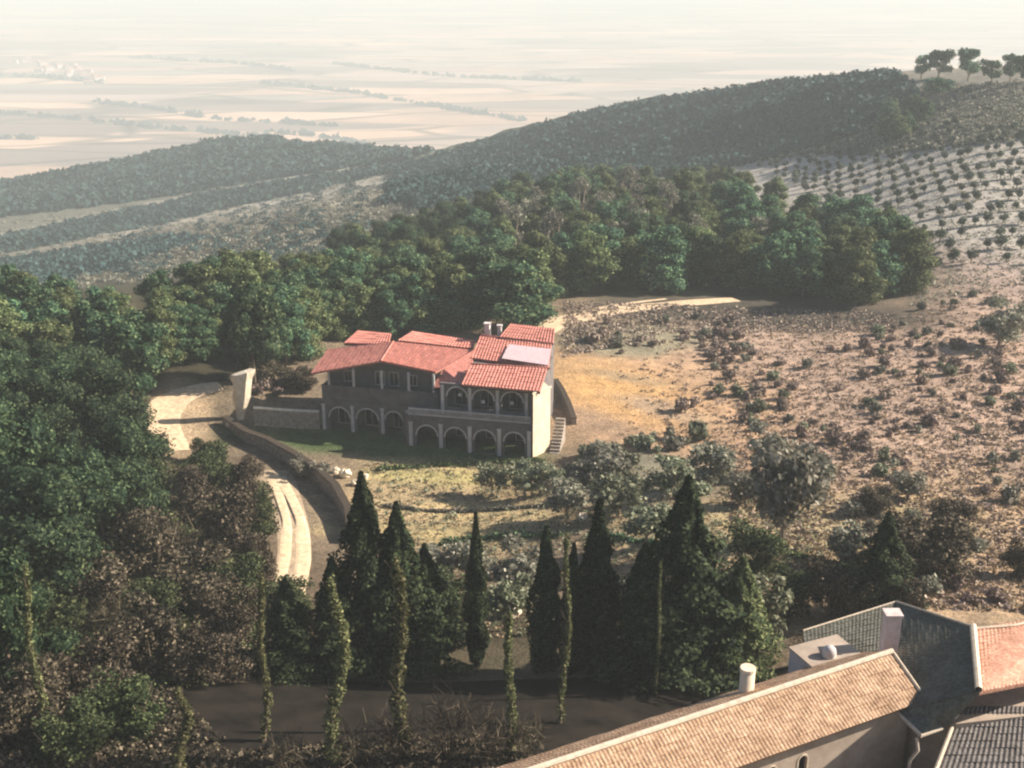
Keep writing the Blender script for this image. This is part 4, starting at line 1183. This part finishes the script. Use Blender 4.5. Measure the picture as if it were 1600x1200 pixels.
# --- garden walls, rock, stones
def wall_run(name, pts, h, th, material, label, cat='wall', capm=None, world=False, kind=None):
    xy = [p if world else hit1(*p)[:2] for p in pts]
    c0 = xy[0]; o = thing(name, (c0[0], c0[1], float(gz(*c0))), label, cat)
    m = MB(); mc = MB()
    n_ = len(xy); L = []; Rr = []
    for i, p in enumerate(xy):
        a = Vector(xy[max(i - 1, 0)]); b_ = Vector(xy[min(i + 1, n_ - 1)]); d = (b_ - a).normalized(); nn = Vector((-d.y, d.x)) * th / 2
        z = float(gz(*p)) - o.location.z
        hh = h[i] if isinstance(h, (list, tuple)) else h
        P0 = Vector(p) - Vector(c0)
        L.append((P0.x + nn.x, P0.y + nn.y, z, hh)); Rr.append((P0.x - nn.x, P0.y - nn.y, z, hh))
    V = []
    for a, b_ in zip(L, Rr): V += [(a[0], a[1], a[2] - .5), (b_[0], b_[1], b_[2] - .5), (b_[0], b_[1], b_[2] + b_[3]), (a[0], a[1], a[2] + a[3])]
    F = []
    for i in range(n_ - 1):
        for j in range(4): F.append((i * 4 + j, i * 4 + (j + 1) % 4, (i + 1) * 4 + (j + 1) % 4, (i + 1) * 4 + j))
    F += [(3, 2, 1, 0), (n_ * 4 - 4, n_ * 4 - 3, n_ * 4 - 2, n_ * 4 - 1)]
    m.add(V, F); m.build('wall_body', material, o)
    if capm:
        V = []
        for a, b_ in zip(L, Rr):
            mx, my = (a[0] + b_[0]) / 2, (a[1] + b_[1]) / 2; k = 1.25
            A_ = (mx + (a[0] - mx) * k, my + (a[1] - my) * k); B_ = (mx + (b_[0] - mx) * k, my + (b_[1] - my) * k)
            V += [(A_[0], A_[1], a[2] + a[3] + .003), (B_[0], B_[1], a[2] + a[3] + .003), (B_[0], B_[1], a[2] + a[3] + .12), (A_[0], A_[1], a[2] + a[3] + .12)]
        mc.add(V, F); mc.build('coping', capm, o)
    return o
wall_run('retaining_wall', [(352,662),(385,690),(420,705),(460,728),(495,752),(525,780),(545,815),(550,850)], [1.0,1.5,1.7,1.8,1.9,1.9,1.7,1.2], .7, MSTONE, 'dark curved stone retaining wall above the pale twin track', 'wall', MDARK)
wall_run('slope_wall', [(868,606),(878,622),(888,642),(897,664)], [1.3,1.3,1.2,.9], .6, MSTONE, 'rough stone wall added as the dark shadow line on the slope beside the pale end wall of the villa', 'wall', MDARK)  # added wall with dark coping, stands in for shadow on the slope
wall_run('garden_wall', [(398,664),(450,668),(500,670)], 2.4, .5, MSTONE, 'garden wall with pale coping running left from the villa', 'wall', MROCK)
m = MB(); 
def rock_mesh(seed, sx, sy, sz):
    r = np.random.default_rng(seed); K, L = 10, 7; V = []; F = []
    for i in range(L + 1):
        th = math.pi * i / L
        for j in range(K):
            q = .8 + .35 * r.random()
            V.append((sx * q * math.sin(th) * math.cos(2 * math.pi * j / K), sy * q * math.sin(th) * math.sin(2 * math.pi * j / K), sz * q * math.cos(th) + sz * .8))
    for i in range(L):
        for j in range(K): F.append((i * K + j, (i + 1) * K + j, (i + 1) * K + (j + 1) % K, i * K + (j + 1) % K))
    m = MB(); m.add(V, F); return m.mesh('rock', MROCK)
RK = [rock_mesh(171 + i, 1, 1, .8) for i in range(4)]
x, y, z = hit1(376, 655)
# a tall tapering slab of limestone, wide above and narrow at its foot
K = 6; V = []; F = []; lv = [(-.5, .5), (.9, .8), (2.6, 1.45), (4.4, 1.75), (5.2, 1.95), (5.5, 1.75)]
rr = random.Random(5)
for (hz_, w_) in lv:
    for j in range(K):
        a = 2 * math.pi * j / K; q = .82 + .32 * rr.random()
        V.append((w_ * q * math.cos(a) + hz_ * .18, w_ * q * .8 * math.sin(a), hz_ + (.35 * math.cos(a) if hz_ > 4 else 0)))
for i in range(len(lv) - 1):
    for j in range(K): F.append((i * K + j, i * K + (j + 1) % K, (i + 1) * K + (j + 1) % K, (i + 1) * K + j))
V.append((1.0, 0, 5.55)); t6 = (len(lv) - 1) * K
for j in range(K): F.append((t6 + j, t6 + (j + 1) % K, len(V) - 1))
m = MB(); m.add(V, F); o = m.build('rock', MROCK); o.location = (x, y, z); o.scale = (.82, .7, 1.2); tag(o, 'tall pale limestone rock standing at the foot of the lone pine', 'rock')
for px, py, s, lab in ((362,668,.8,'pale boulder at the start of the retaining wall'), (540,745,.75,'large pinkish stone where the wall meets the terrace'), (556,758,.55,'pinkish stone right of the large one by the wall'),
        (525,738,.5,'small pale stone left of the large pinkish one'), (570,748,.5,'pale stone at the left end of the yellow terrace'), (800,962,.9,'white boulder between lone cypress and black cypresses'),
        (910,812,.6,'small white stone in the gap above the tallest cypress'), (1412,212,.8,'tiny white block standing in the upper olive grove'), (1100,446,.7,'pale stone in the shade of the big wood'),
        (940,715,.7,'pale stone at the foot of the villa stair'),):
    x, y, z = hit1(px, py); o = link('rock', random.choice(RK), None, (x, y, z - .1)); o.scale = (s, s, s * 1.1); o.rotation_euler[2] = random.random() * 6; tag(o, lab, 'rock')

# ------------------------------------------------------------------ near houses at lower right
def HS(o):
    L = o.location
    return lambda v: (v[0] - L.x, v[1] - L.y, v[2] - L.z)
def p_on(px, py, z): v = atz(px, py, z); return Vector((v.x, v.y, v.z))
# house with the long tan roof
R0 = p_on(1394, 1019, 21.2); R1 = p_on(845, 1200, 21.2); rd = (R0 - R1).normalized(); R1 = R1 - rd * 6
E0 = p_on(1394, 1113, 19.6); 
perp = Vector((rd.y, -rd.x, 0)); span = (E0 - R0).dot(perp)
E0 = R0 + perp * span - Vector((0, 0, 1.6)) + rd * .1; E1 = R1 + perp * span - Vector((0, 0, 1.6))
B0 = R0 - perp * span - Vector((0, 0, 1.6)); B1 = R1 - perp * span - Vector((0, 0, 1.6))
mid = (R0 + R1) / 2
hA = thing('stone_house', (mid.x, mid.y, float(gz(mid.x, mid.y))), 'near house with the long sunlit tan tiled roof', 'house')
q = HS(hA)
m = MB(); tile_roof(m, q(E1), q(E0), q(R0), q(R1), pitch=.24, rowlen=.42, amp=.03, t=.2); rfA = m.build('roof', MTAN, hA)
m = MB(); tile_roof(m, q(B0), q(B1), q(R1), q(R0), pitch=.24, rowlen=.42, amp=.03, t=.2); m.build('roof', MTAN, hA)
m = MB(); m.tube([q(R1 + Vector((0, 0, .08))), q(R0 + Vector((0, 0, .08)))], [.17, .17], 8, False); m.build('ridge_cap', MCAP, rfA)
m = MB(); m.tube([q(R0 + Vector((0, 0, .06))), q(E0 + Vector((0, 0, .06)))], [.10, .10], 8, False); m.build('verge_cap', MCAP, rfA)
inn = .55
wA = [E1 - perp * inn + rd * .3, E0 - perp * inn - rd * .35, B0 + perp * inn - rd * .35, B1 + perp * inn + rd * .3]
Lw = (wA[1] - wA[0]).length
def TA(a, b_, c):
    v = wA[0] + rd * a + perp * c; return (v.x - hA.location.x, v.y - hA.location.y, b_ - hA.location.z)
wins = []
for px, py in ((1204, 1190), (1251, 1180)):
    for k in range(200):
        a = Lw * k / 200; v = wA[0] + rd * a
        ppx_, ppy_ = proj(v.x, v.y, 17.6)
        if ppx_ > px: break
    wins.append(a)
m = MB(); m.panel(TA, rect(0, 10.5, Lw, 19.15), [arch(a, .62, 17.05, 18.3) for a in wins], .4); 
m.panel(lambda a, b_, c: (wA[3].x + rd.x * a - perp.x * c - hA.location.x, wA[3].y + rd.y * a - perp.y * c - hA.location.y, b_ - hA.location.z), rect(0, 10.5, Lw, 19.15), [], .4)
m.build('wall', MWALL, hA)
for pa, pb in ((wA[1], wA[2]), (wA[3], wA[0])):
    m = MB(); top = (pa + pb) / 2
    V = [(pa.x, pa.y, 10.5), (pb.x, pb.y, 10.5), (pb.x, pb.y, 19.2), (top.x, top.y, 20.85), (pa.x, pa.y, 19.2)]
    off = rd * .3 * (1 if pa is wA[1] else -1)
    V2 = [(v[0] - off.x, v[1] - off.y, v[2]) for v in V]
    m.add([q(v) for v in V + V2], [(0, 1, 2), (0, 2, 3), (0, 3, 4), (5, 7, 6), (5, 8, 7), (5, 9, 8)] + [(i, i + 5, (i + 1) % 5 + 5, (i + 1) % 5) for i in range(5)]); m.build('gable_wall', MWALL, hA)
for a in wins:
    m = MB(); m.panel(lambda s, b_, c: TA(s, b_, c - .2), arch(a, .62, 17.05, 18.3), [], .03); wf = m.build('window', MGLASS, hA)
    o_ = arch(a, .80, 16.97, 18.39); m = MB(); m.panel(lambda s, b_, c: TA(s, b_, c + .03), o_, [arch(a, .60, 17.07, 18.29)], .06); m.build('window_surround', MCAP, wf)
# round pale pillar standing behind the ridge
cx = p_on(1174, 1060, 21.6)
pl = thing('pillar', (cx.x, cx.y + 1.0, float(gz(cx.x, cx.y + 1))), 'round cream pillar rising behind the ridge of the tan roof', 'pillar')
m = MB(); hh = 21.5 - pl.location.z; m.tube([(0, 0, -.3), (0, 0, hh)], [.43, .42], 14); m.build('shaft', MCREAM, pl, True)
m = MB(); m.tube([(0, 0, hh + .003), (0, 0, hh + .16)], [.46, .44], 14); m.build('cap', MCREAM, pl)

# house with the grey and terracotta roof
zR = 21.6
Q2 = p_on(1520, 980, zR); Q3 = p_on(1529, 1080, zR)
T1 = p_on(1400, 941, 19.5); T5 = p_on(1402, 1113, 19.2); T6 = p_on(1440, 1150, 19.0); T7 = p_on(1472, 1138, 19.1)
hB = thing('grey_roofed_house', (26, 60, float(gz(26, 60))), 'near house with shade-darkened grey roof slopes meeting a terracotta slope', 'house')
q = HS(hB)
def poly_roof(pts, t_=.18):
    """thick roof face over an outline of 3D points (fan)"""
    c0 = sum(pts, Vector()) / len(pts); k = len(pts)
    V = [q(p) for p in pts] + [q(p - Vector((0, 0, t_))) for p in pts] + [q(c0), q(c0 - Vector((0, 0, t_)))]
    F = []
    for i in range(k):
        j = (i + 1) % k
        F += [(i, j, 2 * k), (i + k, 2 * k + 1, j + k), (i, i + k, j + k, j)]
    m = MB(); m.add(V, F); return m
def tiled_face(a, b_, c, d, name='roof', material=MGREYTILE):
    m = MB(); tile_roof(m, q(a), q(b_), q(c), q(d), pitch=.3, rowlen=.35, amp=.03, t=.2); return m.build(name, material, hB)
s1 = tiled_face(T1, T5, Q3, Q2)
m = poly_roof([T5, T6, T7, Q3 - Vector((0, 0, .12))]); lp_ = m.build('lower_roof', MGREYTILE, hB)
m = MB(); m.tube([q(Q2 + Vector((0, 0, .1))), q(Q3 + Vector((0, 0, .1)))], [.2, .2], 8, False); m.build('ridge_cap', MCAP, s1)
m = MB(); m.tube([q(T1 + Vector((0, 0, .06))), q(Q2 + Vector((0, 0, .06)))], [.07, .07], 6, False); m.build('verge_cap', MCAP, s1)
m = MB(); m.tube([q(T5), q(T6), q(T7)], [.1, .12, .1], 8, False); m.build('gutter', MCAP, lp_)
G1 = p_on(1700, 965, 20.3); G2 = p_on(1700, 1042, 20.0)
G3 = p_on(1535, 1083, 21.3)
sT = tiled_face(p_on(1531, 1082, 21.45), p_on(1690, 1050, 20.2), p_on(1690, 955, 21.2), p_on(1524, 982, 21.55), material=MTERRA)
m = MB(); m.tube([q(p_on(1524, 982, 21.6)), q(p_on(1585, 977, 21.5)), q(p_on(1690, 955, 21.3))], [.08, .08, .08], 6, False); m.build('verge_cap', MCAP, sT)
# back-left slope
H1 = p_on(1252, 988, 19.6); H2 = p_on(1396, 1022, 19.3); H3 = T1
s2 = tiled_face(p_on(1262, 1046, 18.4), p_on(1392, 1030, 19.0), p_on(1399, 941, 19.5), p_on(1255, 985, 19.3), material=MGREYTILE)
m = MB(); m.tube([q(p_on(1255, 985, 19.35)), q(p_on(1399, 940, 19.55))], [.05, .05], 6, False); m.build('verge_cap', MCAP, s2)
# walls under it
def wall_poly(plan, z0, z1, name='wall', material=MWALL):
    m = MB(); m.prism([(p[0] - hB.location.x, p[1] - hB.location.y) for p in plan], z0 - hB.location.z, z1 - hB.location.z); return m.build(name, material, hB)
wall_poly([(22.3, 60.3), (25.0, 57.2), (33.0, 58.6), (33.0, 64.8), (24.2, 67.2)], 10, 18.85)
w2 = wall_poly([(18.0, 63.9), (22.2, 62.6), (23.7, 66.6), (19.2, 67.6)], 10, 18.1)
m = MB(); m.box((29.2 - hB.location.x, 57.75 - hB.location.y, 16.6 - hB.location.z), (30.2 - hB.location.x, 57.95 - hB.location.y, 18.7 - hB.location.z)); wn = m.build('window', MWHITE, hB)
m = MB(); m.box((29.3 - hB.location.x, 57.72 - hB.location.y, 16.7 - hB.location.z), (30.1 - hB.location.x, 57.745 - hB.location.y, 18.6 - hB.location.z)); m.build('pane', MGLASS, wn)
cc = p_on(1389, 1008, 20.0)
m = MB(); a = (cc.x - hB.location.x, cc.y - hB.location.y, 0); z0_ = 19.0 - hB.location.z
m.box((a[0] - .45, a[1] - .4, z0_), (a[0] + .45, a[1] + .4, 22.15 - hB.location.z)); m.box((a[0] - .52, a[1] - .47, 22.152 - hB.location.z), (a[0] + .52, a[1] + .47, 22.3 - hB.location.z)); m.build('chimney', plain_mat('pink_plaster', (.45,.36,.34), (.66,.55,.52), 2), hB)
# drain pipe with bracket
dp = p_on(1432, 1152, 18.8); dl = (dp.x - hB.location.x, dp.y - hB.location.y, dp.z - hB.location.z)
m = MB(); m.tube([dl, (dl[0] + .15, dl[1] - .1, dl[2] - .8), (dl[0] - .25, dl[1] - .15, dl[2] - 1.4), (dl[0] - .25, dl[1] - .15, dl[2] - 6)], [.09, .09, .09, .09], 8, False); m.build('drain_pipe', MCAP, hB, True)

# low lavender wall with a small white dome behind the tan ridge
lv_ = p_on(1268, 1050, 19.6); lw_ = p_on(1342, 1030, 19.6)
st = thing('outbuilding', (lv_.x, lv_.y, float(gz(lv_.x, lv_.y))), 'small lavender-grey outbuilding with a white dome behind the tan roof', 'outbuilding')
d_ = (lw_ - lv_).normalized(); nb_ = Vector((-d_.y, d_.x, 0)); Ls = (lw_ - lv_).length
pts_ = [Vector((0, 0, 0)), d_ * Ls, d_ * Ls + nb_ * 2.2, nb_ * 2.2]
m = MB(); m.prism([(p.x, p.y) for p in pts_], -.4, 19.9 - st.location.z); m.build('wall', plain_mat('lavender_plaster', (.34,.31,.33), (.48,.44,.46), 2), st)
m = MB(); m.prism([(p.x * 1.04 - .04, p.y * 1.04 - .04) for p in pts_], 19.902 - st.location.z, 20.02 - st.location.z); m.build('flat_roof', MWALL, st)
dc = p_on(1296, 1030, 20.1); V = []; F = []; r_ = .42
dx_, dy_ = dc.x - st.location.x + .1, dc.y - st.location.y + .5
for i in range(6):
    th = math.pi / 2 * i / 5
    for j in range(12): V.append((dx_ + r_ * math.cos(th) * math.cos(j * math.pi / 6), dy_ + r_ * math.cos(th) * math.sin(j * math.pi / 6), 20.3 - st.location.z + r_ * math.sin(th)))
for i in range(5):
    for j in range(12): F.append((i * 12 + j, i * 12 + (j + 1) % 12, (i + 1) * 12 + (j + 1) % 12, (i + 1) * 12 + j))
m = MB(); m.add(V, F); m.tube([(dx_, dy_, 20.02 - st.location.z), (dx_, dy_, 20.3 - st.location.z)], [r_, r_], 12, False); m.build('dome', MWHITE, st, True)

# house with the dark ribbed roof in the corner
D1 = p_on(1500, 1104, 19.0); D2 = p_on(1720, 1104, 19.0); D3 = p_on(1440, 1262, 16.8); D4 = p_on(1760, 1262, 16.8)
hC = thing('dark_roofed_house', (D1.x + 3, D1.y - 3, float(gz(D1.x, D1.y))), 'near house with dark ribbed roof in the lower right corner', 'house')
q = HS(hC)
m = MB(); tile_roof(m, q(D3), q(D4), q(D2), q(D1), pitch=.34, rowlen=.5, amp=.06, t=.2); rc_ = m.build('roof', MDROOF, hC)
m = MB(); m.tube([q(D3 + Vector((0, 0, .1))), q(D1 + Vector((0, 0, .1)))], [.12, .12], 8, False); m.tube([q(D1), q(D1 + Vector((0, 0, .55)))], [.16, .12], 8); m.build('verge_cap', MCAP, rc_)
m = MB(); m.prism([(p[0] - hC.location.x, p[1] - hC.location.y) for p in ((D3.x + .6, D3.y + .6), (D4.x - .4, D4.y + .6), (D2.x - .4, D2.y - .3), (D1.x + .5, D1.y - .3))], 10 - hC.location.z, 16.4 - hC.location.z); m.build('wall', MWALL, hC)
m = MB(); a_ = [q(D3 + Vector((.6, .6, -.4))), q(D1 + Vector((.5, -.3, -.3)))]
m.add([(a_[0][0], a_[0][1], 16.3 - hC.location.z), (a_[1][0], a_[1][1], 16.3 - hC.location.z), a_[1], a_[0]], [(0, 1, 2, 3)]); m.build('side_wall', MWALL, hC)

# ------------------------------------------------------------------ the far village on the plain
vr = random.Random(3)
def hut(k):
    m = MB(); w, d, h = (9 + 4 * vr.random(), 8 + 3 * vr.random(), 5 + 3 * vr.random())
    m.box((-w / 2, -d / 2, -.5), (w / 2, d / 2, h)); me1 = m.mesh('wall', MWHITE)
    m = MB(); m.add([(-w / 2 - .4, -d / 2 - .4, h), (w / 2 + .4, -d / 2 - .4, h), (w / 2 + .4, 0, h + 2.4), (-w / 2 - .4, 0, h + 2.4), (-w / 2 - .4, d / 2 + .4, h), (w / 2 + .4, d / 2 + .4, h)],
          [(0, 1, 2, 3), (3, 2, 5, 4), (0, 3, 4), (1, 5, 2)]); return me1, m.mesh('roof', MTERRA)
HUTS = [hut(k) for k in range(4)]
for i in range(46):
    a = vr.random(); px = 30 + 135 * a + vr.gauss(0, 8); py = 96 + 30 * a + vr.gauss(0, 6)
    v = atz(px, py, PZ); o = thing('village_house', v, 'pale house of the hazy village far out on the plain', 'house', 'houses of the far village', vr.random() * 3)
    s = 1.2 + .8 * vr.random(); o.scale = (s * 1.4, s, s); d = vr.choice(HUTS); link('wall', d[0], o); link('roof', d[1], o)

# ------------------------------------------------------------------ low dark hedges on the terrace edges
def hedge(pts, h, w, label, material=MPINE2, seed=1):
    r = np.random.default_rng(seed)
    xy = np.array([hit1(*p)[:2] for p in pts]); seg = np.r_[0, np.cumsum(np.hypot(*np.diff(xy, axis=0).T))]
    n = int(seg[-1] * 110); f = r.random(n) * seg[-1]
    x = np.interp(f, seg, xy[:, 0]) + r.normal(size=n) * w * .3; y = np.interp(f, seg, xy[:, 1]) + r.normal(size=n) * w * .3
    lump = .6 + .4 * np.sin(f * 1.7) * np.sin(f * .63 + 2)
    z = gz(x, y) + h * lump * r.random(n) ** .7
    d = r.normal(size=(n, 3)); d[:, 2] = np.abs(d[:, 2]); d /= np.linalg.norm(d, axis=1)[:, None]
    V, F, rn = leaves(np.stack([x, y, z], 1), d, np.full(n, .22), 1.3, .4, seed)
    o0 = V[0].copy(); V = V - o0
    o = link('hedge', mk_mesh('hedge', V, F, material, rnd=rn), None, tuple(o0)); tag(o, label, 'hedge')
hedge([(690,852),(760,842),(830,838),(875,840)], .9, .8, 'dark low hedge along the lowest yellow terrace', MPINE, 201)
hedge([(600,792),(680,800),(760,798),(860,790)], .5, .5, 'thin hedge between the two upper yellow terraces', MGREY, 202)
hedge([(590,735),(680,728),(780,722),(850,722)], .6, .6, 'green border hedge at the foot of the villa lawn', MPINE2, 203)
hedge([(935,838),(1010,850),(1090,860)], .7, .6, 'dark hedge right of the tallest cypress top', MPINE, 204)
hedge([(1230,868),(1300,884),(1360,900)], .6, .6, 'dark hedge on the bank under the leaning-trunk tree', MPINE2, 205)

# ------------------------------------------------------------------ lines of trees between the fields of the plain
TX, TY = [], []
for L in ([(-20,176),(100,185),(200,196),(300,205),(420,216)], [(150,160),(250,172),(330,186),(520,197)], [(410,130),(560,146),(700,170),(820,190)],
          [(-20,118),(70,122),(160,130)], [(420,206),(500,214),(570,226)], [(-20,216),(60,218)], [(520,100),(700,120),(900,128)], [(200,90),(380,100),(460,112)]):
    q_ = np.array([atz(a, b_, PZ)[:2] for a, b_ in L]); sg = np.r_[0, np.cumsum(np.hypot(*np.diff(q_, axis=0).T))]
    n_ = int(sg[-1] / 9); f = rng.random(n_) * sg[-1]
    TX.append(np.interp(f, sg, q_[:, 0]) + rng.normal(size=n_) * 6); TY.append(np.interp(f, sg, q_[:, 1]) + rng.normal(size=n_) * 6)
TX = np.concatenate(TX); TY = np.concatenate(TY)
mass('far_treelines', TX, TY, np.full(len(TX), PZ), 12, 9, 8, 7, MFAR, 301, 'thin dark lines of trees between the fields of the hazy plain')
